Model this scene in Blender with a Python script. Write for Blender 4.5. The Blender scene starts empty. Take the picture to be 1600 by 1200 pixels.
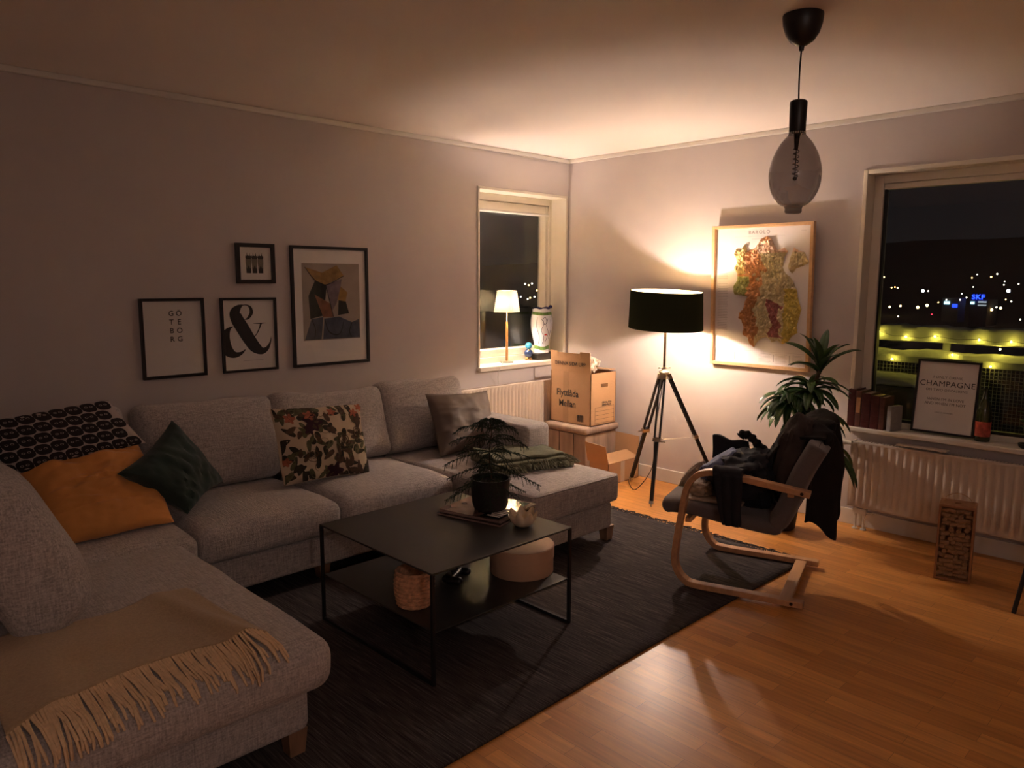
import bpy, bmesh, math, random
from mathutils import Vector, Matrix, noise
from mathutils.geometry import tessellate_polygon
R = math.radians
PI = math.pi
random.seed(7)
S = bpy.context.scene
COL = S.collection

# ---------------------------------------------------------------- camera, world, exposure
cam_d = bpy.data.cameras.new('camera')
cam = bpy.data.objects.new('camera', cam_d)
COL.objects.link(cam)
S.camera = cam
F_PX = 1182.17
cam_d.sensor_fit = 'HORIZONTAL'
cam_d.sensor_width = 36.0
cam_d.lens = 36.0 * F_PX / 1600.0
cam_d.clip_start = 0.05
cam_d.clip_end = 4000
YAW, PITCH, ROLL = R(44.30992898), R(7.82011947), R(-0.18134478)
_F = Vector((math.sin(YAW) * math.cos(PITCH), math.cos(YAW) * math.cos(PITCH), -math.sin(PITCH)))
_R0 = Vector((math.cos(YAW), -math.sin(YAW), 0))
_D0 = _F.cross(_R0)
_Rt = _R0 * math.cos(ROLL) + _D0 * math.sin(ROLL)
_Dn = _D0 * math.cos(ROLL) - _R0 * math.sin(ROLL)
_m = Matrix((_Rt, -_Dn, -_F)).transposed().to_4x4()
_m.translation = Vector((-4.824, -4.277, 1.538))
cam.matrix_world = _m

world = bpy.data.worlds.new('night_sky')
S.world = world
world.use_nodes = True
wn = world.node_tree
wn.nodes['Background'].inputs[0].default_value = (0.45, 0.42, 0.46, 1)
wn.nodes['Background'].inputs[1].default_value = 0.0016

S.view_settings.view_transform = 'Standard'
S.view_settings.look = 'None'
S.view_settings.gamma = 1.0
S.view_settings.use_curve_mapping = False
S.view_settings.exposure = 3.5

WARM = (1.0, 0.80, 0.71)
FLOOR_LAMP_STRENGTH = 155.0
WINDOW_LAMP_STRENGTH = 125.0
FILL_GLOBE_STRENGTH = 3.6  # glow of the unseen globe added as fill behind the viewer

# ---------------------------------------------------------------- materials
MATS = {}


def nt(name):
    m = bpy.data.materials.new(name)
    m.use_nodes = True
    t = m.node_tree
    return m, t, t.nodes['Principled BSDF']


def lin(c):
    return tuple(((x / 255) / 12.92 if x / 255 <= 0.04045 else (((x / 255) + 0.055) / 1.055) ** 2.4) for x in c) + (1,)


def mat(name, col, rough=0.6, metal=0.0, var=0.0, scale=20, bump=0.0, bscale=80, spec=0.5, sheen=0.0, coat=0.0, aniso=None):
    """plain procedural material: base colour with slight noise variation and bump"""
    m, t, b = nt(name)
    c = tuple(col) + (1,) if len(col) == 3 else col
    b.inputs['Base Color'].default_value = c
    b.inputs['Roughness'].default_value = rough
    b.inputs['Metallic'].default_value = metal
    b.inputs['Specular IOR Level'].default_value = spec
    if sheen:
        b.inputs['Sheen Weight'].default_value = sheen
        b.inputs['Sheen Roughness'].default_value = 0.5
    if coat:
        b.inputs['Coat Weight'].default_value = coat
        b.inputs['Coat Roughness'].default_value = 0.08
    tc = t.nodes.new('ShaderNodeTexCoord')
    src = tc.outputs['Object']
    if aniso:
        mp = t.nodes.new('ShaderNodeMapping')
        mp.inputs['Scale'].default_value = aniso
        t.links.new(src, mp.inputs[0])
        src = mp.outputs[0]
    if var:
        n = t.nodes.new('ShaderNodeTexNoise')
        n.inputs['Scale'].default_value = scale
        n.inputs['Detail'].default_value = 4
        t.links.new(src, n.inputs['Vector'])
        r = t.nodes.new('ShaderNodeMix')
        r.data_type = 'RGBA'
        r.inputs[6].default_value = tuple(x * (1 - var) for x in c[:3]) + (1,)
        r.inputs[7].default_value = tuple(min(1, x * (1 + var)) for x in c[:3]) + (1,)
        cr = t.nodes.new('ShaderNodeMapRange')
        cr.inputs[1].default_value = 0.3
        cr.inputs[2].default_value = 0.7
        t.links.new(n.outputs[0], cr.inputs[0])
        t.links.new(cr.outputs[0], r.inputs[0])
        t.links.new(r.outputs[2], b.inputs['Base Color'])
    if bump:
        n2 = t.nodes.new('ShaderNodeTexNoise')
        n2.inputs['Scale'].default_value = bscale
        n2.inputs['Detail'].default_value = 3
        t.links.new(src, n2.inputs['Vector'])
        bp = t.nodes.new('ShaderNodeBump')
        bp.inputs['Strength'].default_value = bump
        bp.inputs['Distance'].default_value = 0.004
        t.links.new(n2.outputs[0], bp.inputs['Height'])
        t.links.new(bp.outputs[0], b.inputs['Normal'])
    MATS[name] = m
    return m


def emit(name, col, strength):
    m, t, b = nt(name)
    b.inputs['Base Color'].default_value = (0, 0, 0, 1)
    b.inputs['Emission Color'].default_value = tuple(col[:3]) + (1,)
    b.inputs['Emission Strength'].default_value = strength
    MATS[name] = m
    return m


def fabric(name, col, var=0.22, bump=0.5, fine=260, coarse=22):
    """woven linen: crossing slub threads"""
    m, t, b = nt(name)
    b.inputs['Roughness'].default_value = 0.95
    b.inputs['Specular IOR Level'].default_value = 0.15
    b.inputs['Sheen Weight'].default_value = 0.25
    tc = t.nodes.new('ShaderNodeTexCoord')
    outs = []
    for sc in ((coarse, fine, fine), (fine, coarse, fine), (fine, fine, coarse)):
        mp = t.nodes.new('ShaderNodeMapping')
        mp.inputs['Scale'].default_value = sc
        n = t.nodes.new('ShaderNodeTexNoise')
        n.inputs['Scale'].default_value = 1.0
        n.inputs['Detail'].default_value = 2
        t.links.new(tc.outputs['Object'], mp.inputs[0])
        t.links.new(mp.outputs[0], n.inputs['Vector'])
        outs.append(n.outputs[0])
    a = t.nodes.new('ShaderNodeMath')
    a.operation = 'ADD'
    t.links.new(outs[0], a.inputs[0])
    t.links.new(outs[1], a.inputs[1])
    a2 = t.nodes.new('ShaderNodeMath')
    a2.operation = 'ADD'
    t.links.new(a.outputs[0], a2.inputs[0])
    t.links.new(outs[2], a2.inputs[1])
    mr = t.nodes.new('ShaderNodeMapRange')
    mr.inputs[1].default_value = 1.15
    mr.inputs[2].default_value = 1.85
    t.links.new(a2.outputs[0], mr.inputs[0])
    mx = t.nodes.new('ShaderNodeMix')
    mx.data_type = 'RGBA'
    mx.inputs[6].default_value = tuple(x * (1 - var) for x in col) + (1,)
    mx.inputs[7].default_value = tuple(min(1, x * (1 + var)) for x in col) + (1,)
    t.links.new(mr.outputs[0], mx.inputs[0])
    t.links.new(mx.outputs[2], b.inputs['Base Color'])
    bp = t.nodes.new('ShaderNodeBump')
    bp.inputs['Strength'].default_value = bump
    bp.inputs['Distance'].default_value = 0.002
    t.links.new(mr.outputs[0], bp.inputs['Height'])
    t.links.new(bp.outputs[0], b.inputs['Normal'])
    MATS[name] = m
    return m


def floor_mat():
    m, t, b = nt('oak_parquet')
    tc = t.nodes.new('ShaderNodeTexCoord')
    mp = t.nodes.new('ShaderNodeMapping')
    mp.inputs['Rotation'].default_value = (0, 0, R(90))
    t.links.new(tc.outputs['Object'], mp.inputs[0])
    br = t.nodes.new('ShaderNodeTexBrick')
    br.offset = 0.37
    br.inputs['Scale'].default_value = 1.0
    br.inputs['Brick Width'].default_value = 0.46
    br.inputs['Row Height'].default_value = 0.066
    br.inputs['Mortar Size'].default_value = 0.0006
    br.inputs['Mortar Smooth'].default_value = 0.3
    br.inputs['Color1'].default_value = (0.80, 0.37, 0.10, 1)
    br.inputs['Color2'].default_value = (0.60, 0.255, 0.062, 1)
    br.inputs['Mortar'].default_value = (0.20, 0.09, 0.03, 1)
    t.links.new(mp.outputs[0], br.inputs['Vector'])
    mp2 = t.nodes.new('ShaderNodeMapping')
    mp2.inputs['Scale'].default_value = (60, 3.0, 1)
    t.links.new(tc.outputs['Object'], mp2.inputs[0])
    n = t.nodes.new('ShaderNodeTexNoise')
    n.inputs['Scale'].default_value = 1.2
    n.inputs['Detail'].default_value = 5
    t.links.new(mp2.outputs[0], n.inputs['Vector'])
    mr = t.nodes.new('ShaderNodeMapRange')
    mr.inputs[1].default_value = 0.3
    mr.inputs[2].default_value = 0.7
    mr.inputs[3].default_value = 0.82
    mr.inputs[4].default_value = 1.12
    t.links.new(n.outputs[0], mr.inputs[0])
    mx = t.nodes.new('ShaderNodeMix')
    mx.data_type = 'RGBA'
    mx.blend_type = 'MULTIPLY'
    mx.inputs[0].default_value = 1
    t.links.new(br.outputs[0], mx.inputs[6])
    t.links.new(mr.outputs[0], mx.inputs[7])
    t.links.new(mx.outputs[2], b.inputs['Base Color'])
    b.inputs['Roughness'].default_value = 0.36
    b.inputs['Specular IOR Level'].default_value = 0.5
    n3 = t.nodes.new('ShaderNodeTexNoise')
    n3.inputs['Scale'].default_value = 260
    t.links.new(tc.outputs['Object'], n3.inputs['Vector'])
    bp = t.nodes.new('ShaderNodeBump')
    bp.inputs['Strength'].default_value = 0.06
    bp.inputs['Distance'].default_value = 0.001
    t.links.new(n3.outputs[0], bp.inputs['Height'])
    t.links.new(bp.outputs[0], b.inputs['Normal'])
    return m


def rug_mat():
    m, t, b = nt('woven_rug')
    b.inputs['Roughness'].default_value = 1.0
    b.inputs['Specular IOR Level'].default_value = 0.1
    tc = t.nodes.new('ShaderNodeTexCoord')
    outs = []
    for sc in ((150, 4.0, 1), (420, 12, 1)):
        mp = t.nodes.new('ShaderNodeMapping')
        mp.inputs['Scale'].default_value = sc
        n = t.nodes.new('ShaderNodeTexNoise')
        n.inputs['Scale'].default_value = 1.0
        n.inputs['Detail'].default_value = 3
        t.links.new(tc.outputs['Object'], mp.inputs[0])
        t.links.new(mp.outputs[0], n.inputs['Vector'])
        outs.append(n.outputs[0])
    a = t.nodes.new('ShaderNodeMath')
    a.operation = 'ADD'
    t.links.new(outs[0], a.inputs[0])
    t.links.new(outs[1], a.inputs[1])
    cr = t.nodes.new('ShaderNodeValToRGB')
    cr.color_ramp.elements[0].position = 0.38
    cr.color_ramp.elements[0].color = (0.030, 0.026, 0.027, 1)
    cr.color_ramp.elements[1].position = 0.66
    cr.color_ramp.elements[1].color = (0.155, 0.13, 0.12, 1)
    e = cr.color_ramp.elements.new(0.52)
    e.color = (0.07, 0.060, 0.058, 1)
    h = t.nodes.new('ShaderNodeMath')
    h.operation = 'MULTIPLY'
    h.inputs[1].default_value = 0.5
    t.links.new(a.outputs[0], h.inputs[0])
    t.links.new(h.outputs[0], cr.inputs[0])
    t.links.new(cr.outputs[0], b.inputs['Base Color'])
    bp = t.nodes.new('ShaderNodeBump')
    bp.inputs['Strength'].default_value = 0.6
    bp.inputs['Distance'].default_value = 0.003
    t.links.new(h.outputs[0], bp.inputs['Height'])
    t.links.new(bp.outputs[0], b.inputs['Normal'])
    return m


def glass_mat(name, tint=(1, 1, 1), rough=0.0, ior=1.5):
    """thin architectural glass: Fresnel reflection over clear transmission"""
    m = bpy.data.materials.new(name)
    m.use_nodes = True
    t = m.node_tree
    t.nodes.clear()
    o = t.nodes.new('ShaderNodeOutputMaterial')
    mx = t.nodes.new('ShaderNodeMixShader')
    lw = t.nodes.new('ShaderNodeLayerWeight')
    lw.inputs[0].default_value = 0.5
    pw = t.nodes.new('ShaderNodeMath')
    pw.operation = 'POWER'
    pw.inputs[1].default_value = 5.0
    t.links.new(lw.outputs['Facing'], pw.inputs[0])
    f0 = ((ior - 1) / (ior + 1)) ** 2
    fr = t.nodes.new('ShaderNodeMath')
    fr.operation = 'MULTIPLY_ADD'
    fr.inputs[1].default_value = 1 - f0
    fr.inputs[2].default_value = f0
    t.links.new(pw.outputs[0], fr.inputs[0])
    tr = t.nodes.new('ShaderNodeBsdfTransparent')
    tr.inputs[0].default_value = tuple(tint) + (1,)
    gl = t.nodes.new('ShaderNodeBsdfGlossy')
    gl.inputs['Roughness'].default_value = rough
    t.links.new(fr.outputs[0], mx.inputs[0])
    t.links.new(tr.outputs[0], mx.inputs[1])
    t.links.new(gl.outputs[0], mx.inputs[2])
    t.links.new(mx.outputs[0], o.inputs[0])
    return m


def shade_mat(name, col, trans):
    m = bpy.data.materials.new(name)
    m.use_nodes = True
    t = m.node_tree
    t.nodes.clear()
    o = t.nodes.new('ShaderNodeOutputMaterial')
    mx = t.nodes.new('ShaderNodeMixShader')
    mx.inputs[0].default_value = trans
    d = t.nodes.new('ShaderNodeBsdfDiffuse')
    d.inputs[0].default_value = tuple(col) + (1,)
    tl = t.nodes.new('ShaderNodeBsdfTranslucent')
    tl.inputs[0].default_value = tuple(col) + (1,)
    t.links.new(d.outputs[0], mx.inputs[1])
    t.links.new(tl.outputs[0], mx.inputs[2])
    t.links.new(mx.outputs[0], o.inputs[0])
    return m


def print_mat(name, cols, scale, base):
    """printed flower fabric: layered noise and voronoi blotches"""
    m, t, b = nt(name)
    b.inputs['Roughness'].default_value = 0.9
    tc = t.nodes.new('ShaderNodeTexCoord')
    last = None
    prev = base
    for i, (c, sc, thr, kind) in enumerate(cols):
        mp = t.nodes.new('ShaderNodeMapping')
        mp.inputs['Location'].default_value = (i * 3.1, i * 1.7, i * 0.9)
        t.links.new(tc.outputs['Object'], mp.inputs[0])
        nz = t.nodes.new('ShaderNodeTexNoise')
        nz.inputs['Scale'].default_value = sc * 0.6
        t.links.new(mp.outputs[0], nz.inputs['Vector'])
        ad = t.nodes.new('ShaderNodeVectorMath')
        ad.operation = 'MULTIPLY_ADD'
        ad.inputs[1].default_value = (0.045, 0.045, 0.045)
        t.links.new(nz.outputs[1], ad.inputs[0])
        t.links.new(mp.outputs[0], ad.inputs[2])
        if kind == 'v':
            tx = t.nodes.new('ShaderNodeTexVoronoi')
            tx.inputs['Scale'].default_value = sc
        else:
            tx = t.nodes.new('ShaderNodeTexVoronoi')
            tx.feature = 'DISTANCE_TO_EDGE'
            tx.inputs['Scale'].default_value = sc
        t.links.new(ad.outputs[0], tx.inputs['Vector'])
        lt = t.nodes.new('ShaderNodeMath')
        lt.operation = 'LESS_THAN'
        lt.inputs[1].default_value = thr
        t.links.new(tx.outputs[0], lt.inputs[0])
        mx = t.nodes.new('ShaderNodeMix')
        mx.data_type = 'RGBA'
        if last is None:
            mx.inputs[6].default_value = tuple(prev) + (1,)
        else:
            t.links.new(last, mx.inputs[6])
        mx.inputs[7].default_value = tuple(c) + (1,)
        t.links.new(lt.outputs[0], mx.inputs[0])
        last = mx.outputs[2]
    t.links.new(last, b.inputs['Base Color'])
    MATS[name] = m
    return m


M_wall = mat('wall_paint', (0.56, 0.50, 0.48), 0.85, var=0.015, scale=3, bump=0.03, bscale=300)
M_ceil = mat('ceiling_paint', (0.86, 0.78, 0.73), 0.95, var=0.012, scale=2)
M_trim = mat('white_trim_paint', (0.72, 0.68, 0.62), 0.45)
M_frame_paint = mat('cream_window_paint', (0.74, 0.68, 0.58), 0.4, var=0.02, scale=8)
M_floor = floor_mat()
M_rug = rug_mat()
M_sofa = fabric('grey_linen', (0.46, 0.415, 0.395), 0.34, 0.6, 190, 18)
M_sofa_dark = mat('black_lining', (0.02, 0.02, 0.02), 0.9, bump=0.1)
M_leg = mat('oiled_oak_leg', (0.30, 0.17, 0.10), 0.45, var=0.2, scale=6, aniso=(8, 8, 1))
M_birch = mat('bent_birch', (0.62, 0.34, 0.17), 0.35, var=0.12, scale=3, aniso=(1, 12, 12), coat=0.2)
M_blackmetal = mat('black_metal', (0.012, 0.012, 0.014), 0.45, metal=0.0, bump=0.02, spec=0.5)
M_table = mat('table_black_lacquer', (0.035, 0.035, 0.032), 0.42, bump=0.03, bscale=200)
M_blackwood = mat('black_wood', (0.010, 0.009, 0.009), 0.45, bump=0.05, bscale=60, aniso=(20, 20, 1))
M_brass = mat('nickel_fitting', (0.62, 0.52, 0.42), 0.3, metal=1.0, var=0.05)
M_pole = mat('dark_bronze_pole', (0.12, 0.085, 0.06), 0.35, metal=0.7, bump=0.01)
M_frame_black = mat('black_frame_wood', (0.010, 0.008, 0.008), 0.4, bump=0.02)
M_frame_birch = mat('birch_frame_wood', (0.66, 0.40, 0.20), 0.45, var=0.08, scale=10, aniso=(1, 6, 6))
M_paper = mat('white_paper', (0.86, 0.81, 0.76), 0.7, var=0.01)
M_paper2 = mat('map_paper', (0.72, 0.68, 0.68), 0.6, var=0.01)
M_ink = mat('black_ink', (0.015, 0.013, 0.013), 0.6, var=0.1)
M_greyink = mat('grey_ink', (0.22, 0.2, 0.2), 0.7, var=0.05)
M_card = mat('cardboard', (0.47, 0.27, 0.135), 0.85, var=0.05, scale=40, aniso=(1, 1, 12))
M_card_in = mat('cardboard_inside', (0.40, 0.22, 0.11), 0.9, var=0.06, scale=30)
M_chest = mat('weathered_wood', (0.32, 0.22, 0.165), 0.55, var=0.3, scale=3, aniso=(6, 6, 1.0), bump=0.1)
M_rad = mat('radiator_enamel', (0.66, 0.56, 0.46), 0.28, spec=0.5, var=0.01)
M_glass = glass_mat('window_glass', (0.93, 0.95, 0.95), ior=1.52)
M_picglass = glass_mat('picture_glass', (0.97, 0.97, 0.97), rough=0.02, ior=1.45)
M_bulbglass = glass_mat('smoked_bulb_glass', (0.46, 0.43, 0.42), ior=1.6)
M_green_shade = shade_mat('dark_green_shade', (0.032, 0.036, 0.020), 0.0)
M_gold = shade_mat('golden_shade_lining', (0.90, 0.76, 0.44), 0.0)
M_cream_shade = shade_mat('cream_linen_shade', (0.93, 0.80, 0.52), 0.025)
M_bulb = emit('lamp_bulb_glow', WARM, FLOOR_LAMP_STRENGTH)
M_bulb2 = emit('window_bulb_glow', WARM, WINDOW_LAMP_STRENGTH)
M_fill_glow = emit('fill_globe_glow', WARM, FILL_GLOBE_STRENGTH)
M_leaf = mat('dark_leaf', (0.05, 0.105, 0.03), 0.32, var=0.35, scale=14, spec=0.5)
M_needle = mat('pine_needles', (0.016, 0.035, 0.016), 0.7, var=0.3, scale=30)
M_bark = mat('bark', (0.09, 0.055, 0.03), 0.85, var=0.3, scale=30, bump=0.4)
M_soil = mat('soil', (0.03, 0.02, 0.014), 0.95, var=0.4, bump=0.6)
M_pot = mat('charcoal_pot', (0.022, 0.019, 0.019), 0.5, bump=0.05)
M_basket = mat('woven_grass', (0.72, 0.38, 0.21), 0.85, var=0.3, scale=60, bump=0.5, bscale=180)
M_boxpaper = mat('paper_box', (0.60, 0.38, 0.25), 0.6, var=0.04)
M_cream = mat('cream_shell', (0.80, 0.66, 0.48), 0.4, var=0.05)
M_magred = mat('magazine_edge', (0.32, 0.21, 0.18), 0.6, var=0.25, scale=200, aniso=(1, 1, 30))
M_magcover = mat('glossy_magazine_cover', (0.16, 0.10, 0.08), 0.12, var=0.6, scale=9)
M_magblack = mat('black_cover', (0.01, 0.01, 0.01), 0.15, var=0.1)
M_mustard = mat('mustard_cotton', (0.72, 0.31, 0.08), 0.9, var=0.06, scale=12, bump=0.2, bscale=60, sheen=0.2)
M_greenvelvet = mat('bottle_green_velvet', (0.008, 0.028, 0.020), 0.75, var=0.3, scale=8, bump=0.2, bscale=40, sheen=0.15)
M_taupe = mat('taupe_satin', (0.16, 0.12, 0.095), 0.6, var=0.1, scale=8, bump=0.1, bscale=30)
M_printdark = mat('print_black', (0.014, 0.011, 0.012), 0.85, var=0.1)
M_printlight = mat('print_pale', (0.50, 0.42, 0.38), 0.9, var=0.05)
M_throw = mat('camel_wool', (0.46, 0.32, 0.18), 0.95, var=0.12, scale=120, bump=0.4, bscale=300, sheen=0.3)
M_fringe = mat('cream_wool_fringe', (0.80, 0.58, 0.36), 0.95, var=0.1, scale=80)
M_greenwool = mat('olive_wool', (0.19, 0.19, 0.12), 0.95, var=0.3, scale=50, bump=0.6, bscale=120, aniso=(1, 6, 1))
M_chairfab = fabric('chair_grey_fabric', (0.155, 0.13, 0.125), 0.10, 0.3, 500, 90)
M_navy = mat('navy_cloth', (0.008, 0.009, 0.014), 0.85, var=0.2, scale=14, bump=0.3, bscale=40)
M_denim = mat('blue_shirt_cloth', (0.13, 0.15, 0.26), 0.85, var=0.25, scale=30, bump=0.3, bscale=60)
M_blackcoat = mat('black_coat_cloth', (0.007, 0.005, 0.005), 0.95, var=0.2, bump=0.4, bscale=60)
M_beige = mat('beige_cloth', (0.36, 0.27, 0.20), 0.9, var=0.1, scale=20, bump=0.3)
M_cork = mat('cork', (0.46, 0.26, 0.13), 0.85, var=0.2, scale=90, bump=0.3, bscale=200)
M_corkbox = mat('cork_box_wood', (0.34, 0.16, 0.07), 0.5, var=0.15, scale=8, aniso=(6, 6, 1))
M_joint = mat('dark_joint', (0.02, 0.015, 0.012), 0.9, var=0.1)
M_snow = mat('crusted_snow', (0.62, 0.62, 0.58), 0.8, var=0.08, scale=30, bump=0.8, bscale=25)
M_rail = mat('painted_rail', (0.40, 0.40, 0.38), 0.5, var=0.05)
M_mesh = mat('galvanised_mesh', (0.20, 0.20, 0.19), 0.5, metal=0.2, var=0.1)
M_land = mat('dark_hills', (0.012, 0.013, 0.014), 0.95, var=0.5, scale=0.02)
M_build = mat('far_building', (0.05, 0.05, 0.055), 0.8, var=0.3, scale=0.2)
M_bottle = mat('green_bottle_glass', (0.025, 0.035, 0.008), 0.06, spec=0.8)
M_label = mat('red_label', (0.42, 0.07, 0.05), 0.6, var=0.5, scale=35)
M_darkred = mat('dark_red_book', (0.075, 0.014, 0.012), 0.45, var=0.25, scale=30)
M_brownbook = mat('brown_book', (0.12, 0.045, 0.03), 0.5, var=0.3, scale=30)
M_greybook = mat('pale_grey_book', (0.30, 0.28, 0.26), 0.5, var=0.1, scale=40)
M_goldbook = mat('gilt_edge', (0.5, 0.32, 0.08), 0.3, metal=0.8, var=0.1)
M_whitevase = mat('white_ceramic', (0.70, 0.72, 0.80), 0.15, var=0.02, coat=0.5)
M_vasegreen = mat('vase_green_paint', (0.12, 0.22, 0.05), 0.3, var=0.4, scale=40)
M_vaseblue = mat('vase_blue_paint', (0.01, 0.012, 0.10), 0.2, var=0.2)
M_vasered = mat('vase_red_paint', (0.5, 0.02, 0.03), 0.3, var=0.1)
M_plinth = mat('black_box', (0.012, 0.010, 0.009), 0.4, var=0.2)
M_lightblue = mat('light_blue_lacquer', (0.03, 0.25, 0.46), 0.15, coat=0.6, var=0.03)
M_darkblue = mat('dark_blue_lacquer', (0.02, 0.04, 0.12), 0.15, coat=0.6, var=0.03)
M_lampwood = mat('beech_stem', (0.55, 0.27, 0.09), 0.4, var=0.12, scale=10, aniso=(6, 6, 1))
M_steel = mat('brushed_steel', (0.6, 0.58, 0.55), 0.3, metal=1.0, var=0.05)
M_white_plastic = mat('white_plastic', (0.7, 0.66, 0.6), 0.35, var=0.02)
M_orchid = mat('white_paper_stuffing', (0.80, 0.68, 0.55), 0.8, var=0.12, scale=40)
M_black_plastic = mat('black_plastic', (0.008, 0.008, 0.008), 0.4, bump=0.02)
M_filament = mat('filament_metal', (0.08, 0.06, 0.05), 0.4, metal=0.7, var=0.1)

# ---------------------------------------------------------------- object helpers
WM = {}


def props(o, label=None, cat=None, group=None, kind=None):
    if label:
        o['label'] = label
    if cat:
        o['category'] = cat
    if group:
        o['group'] = group
    if kind:
        o['kind'] = kind
    return o


def thing(name, label, cat, loc=(0, 0, 0), rotz=0.0, group=None):
    o = bpy.data.objects.new(name, None)
    COL.objects.link(o)
    o.location = loc
    o.rotation_euler = (0, 0, rotz)
    o.empty_display_size = 0.05
    WM[o.name] = Matrix.Translation(loc) @ Matrix.Rotation(rotz, 4, 'Z')
    return props(o, label, cat, group)


class MB:
    """collects shapes in one bmesh and links them as one object"""

    def __init__(self):
        self.bm = bmesh.new()

    def faces(self, vs, fs, smooth=True):
        b = [self.bm.verts.new(v) for v in vs]
        for f in fs:
            try:
                q = self.bm.faces.new([b[i] for i in f])
                q.smooth = smooth
            except ValueError:
                pass
        return b

    def box(self, x0, x1, y0, y1, z0, z1):
        v = [(x, y, z) for x in (x0, x1) for y in (y0, y1) for z in (z0, z1)]
        self.faces(v, [(0, 1, 3, 2), (4, 6, 7, 5), (0, 4, 5, 1), (2, 3, 7, 6), (0, 2, 6, 4), (1, 5, 7, 3)], False)
        return self

    def obox(self, c, s, m):
        """box of size s centred at c, turned by 3x3 m"""
        v = []
        for x in (-.5, .5):
            for y in (-.5, .5):
                for z in (-.5, .5):
                    v.append(Vector(c) + m @ Vector((x * s[0], y * s[1], z * s[2])))
        self.faces(v, [(0, 1, 3, 2), (4, 6, 7, 5), (0, 4, 5, 1), (2, 3, 7, 6), (0, 2, 6, 4), (1, 5, 7, 3)], False)
        return self

    def bar(self, a, b, w, h, up=(0, 0, 1)):
        """square bar from a to b, w across, h along up"""
        a, b = Vector(a), Vector(b)
        d = (b - a).normalized()
        u = Vector(up)
        s = d.cross(u)
        if s.length < 1e-5:
            s = d.cross(Vector((1, 0, 0)))
        s.normalize()
        u = s.cross(d)
        m = Matrix((s, d, u)).transposed()
        return self.obox((a + b) / 2, (w, (b - a).length, h), m)

    def grid(self, nu, nv, f, cu=False, cv=False, smooth=True):
        vs = []
        for i in range(nu):
            for j in range(nv):
                vs.append(f(i / (nu if cu else nu - 1), j / (nv if cv else nv - 1)))
        fs = []
        for i in range(nu if cu else nu - 1):
            for j in range(nv if cv else nv - 1):
                i2, j2 = (i + 1) % nu, (j + 1) % nv
                fs.append((i * nv + j, i2 * nv + j, i2 * nv + j2, i * nv + j2))
        return self.faces(vs, fs, smooth)

    def lathe(self, prof, c=(0, 0, 0), n=32, cap=True):
        c = Vector(c)
        k = len(prof)
        vs, fs = [], []
        for i in range(n):
            a = 2 * PI * i / n
            for r, z in prof:
                vs.append((c.x + r * math.cos(a), c.y + r * math.sin(a), c.z + z))
        for i in range(n):
            for j in range(k - 1):
                i2 = (i + 1) % n
                fs.append((i * k + j, i2 * k + j, i2 * k + j + 1, i * k + j + 1))
        b = self.faces(vs, fs)
        if cap:
            for j in (0, k - 1):
                if prof[j][0] > 1e-4:
                    try:
                        self.bm.faces.new([b[i * k + j] for i in range(n)])
                    except ValueError:
                        pass
        return self

    def tube(self, pts, r, n=8, cap=True):
        """round tube through pts; r a number or a list"""
        pts = [Vector(p) for p in pts]
        rs = r if isinstance(r, (list, tuple)) else [r] * len(pts)
        rings = []
        t0 = (pts[1] - pts[0]).normalized()
        u = t0.orthogonal().normalized()
        for i, p in enumerate(pts):
            t = (pts[min(i + 1, len(pts) - 1)] - pts[max(i - 1, 0)])
            if t.length < 1e-9:
                t = t0
            t.normalize()
            u = (u - t * u.dot(t))
            if u.length < 1e-6:
                u = t.orthogonal()
            u.normalize()
            w = t.cross(u)
            rings.append([self.bm.verts.new(p + (u * math.cos(a) + w * math.sin(a)) * rs[i]) for a in [2 * PI * q / n for q in range(n)]])
        for i in range(len(rings) - 1):
            for q in range(n):
                f = self.bm.faces.new((rings[i][q], rings[i][(q + 1) % n], rings[i + 1][(q + 1) % n], rings[i + 1][q]))
                f.smooth = True
        if cap:
            for rg in (rings[0], rings[-1]):
                try:
                    self.bm.faces.new(rg)
                except ValueError:
                    pass
        return self

    def ball(self, c, r, sub=2, sc=(1, 1, 1)):
        m = Matrix.Translation(c) @ Matrix.Diagonal((r * sc[0], r * sc[1], r * sc[2], 1))
        g = bmesh.ops.create_icosphere(self.bm, subdivisions=sub, radius=1, matrix=m)
        for v in g['verts']:
            for f in v.link_faces:
                f.smooth = True
        return self

    def rbox(self, x0, x1, y0, y1, z0, z1, r, puff=None, res=0.04, rc=None):
        """box with rounded edges and an optional displacement puff(p, n) of every vertex"""
        c = Vector(((x0 + x1) / 2, (y0 + y1) / 2, (z0 + z1) / 2))
        h = Vector(((x1 - x0) / 2, (y1 - y0) / 2, (z1 - z0) / 2))
        r = min(r, h.x * .98, h.y * .98, h.z * .98)

        def ticks(hh):
            inner = max(2, int(2 * (hh - r) / res))
            t = [-hh + r - r * math.cos(a * PI / 8) * 1.0 for a in range(0, 4)]
            mid = [-(hh - r) + 2 * (hh - r) * q / inner for q in range(inner + 1)]
            return sorted(set([round(q, 6) for q in t + mid + [-q for q in t]]))
        T = [ticks(h.x), ticks(h.y), ticks(h.z)]
        hh = (h.x, h.y, h.z)
        cache = {}

        def vert(p):
            key = (round(p[0], 5), round(p[1], 5), round(p[2], 5))
            if key in cache:
                return cache[key]
            q = Vector([max(-(hh[i] - r), min(hh[i] - r, p[i])) for i in range(3)])
            d = Vector(p) - q
            if d.length > 1e-9:
                # spread the corner evenly over the sphere
                d2 = Vector([math.tan(max(-1, min(1, d[i] / r)) * PI / 4) for i in range(3)])
                nrm = d2.normalized()
                w = q + nrm * r
            else:
                nrm = Vector((0, 0, 1))
                w = q
            P = w + c
            if puff:
                P = P + puff(w, nrm, h)
            cache[key] = self.bm.verts.new(P)
            return cache[key]
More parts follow.
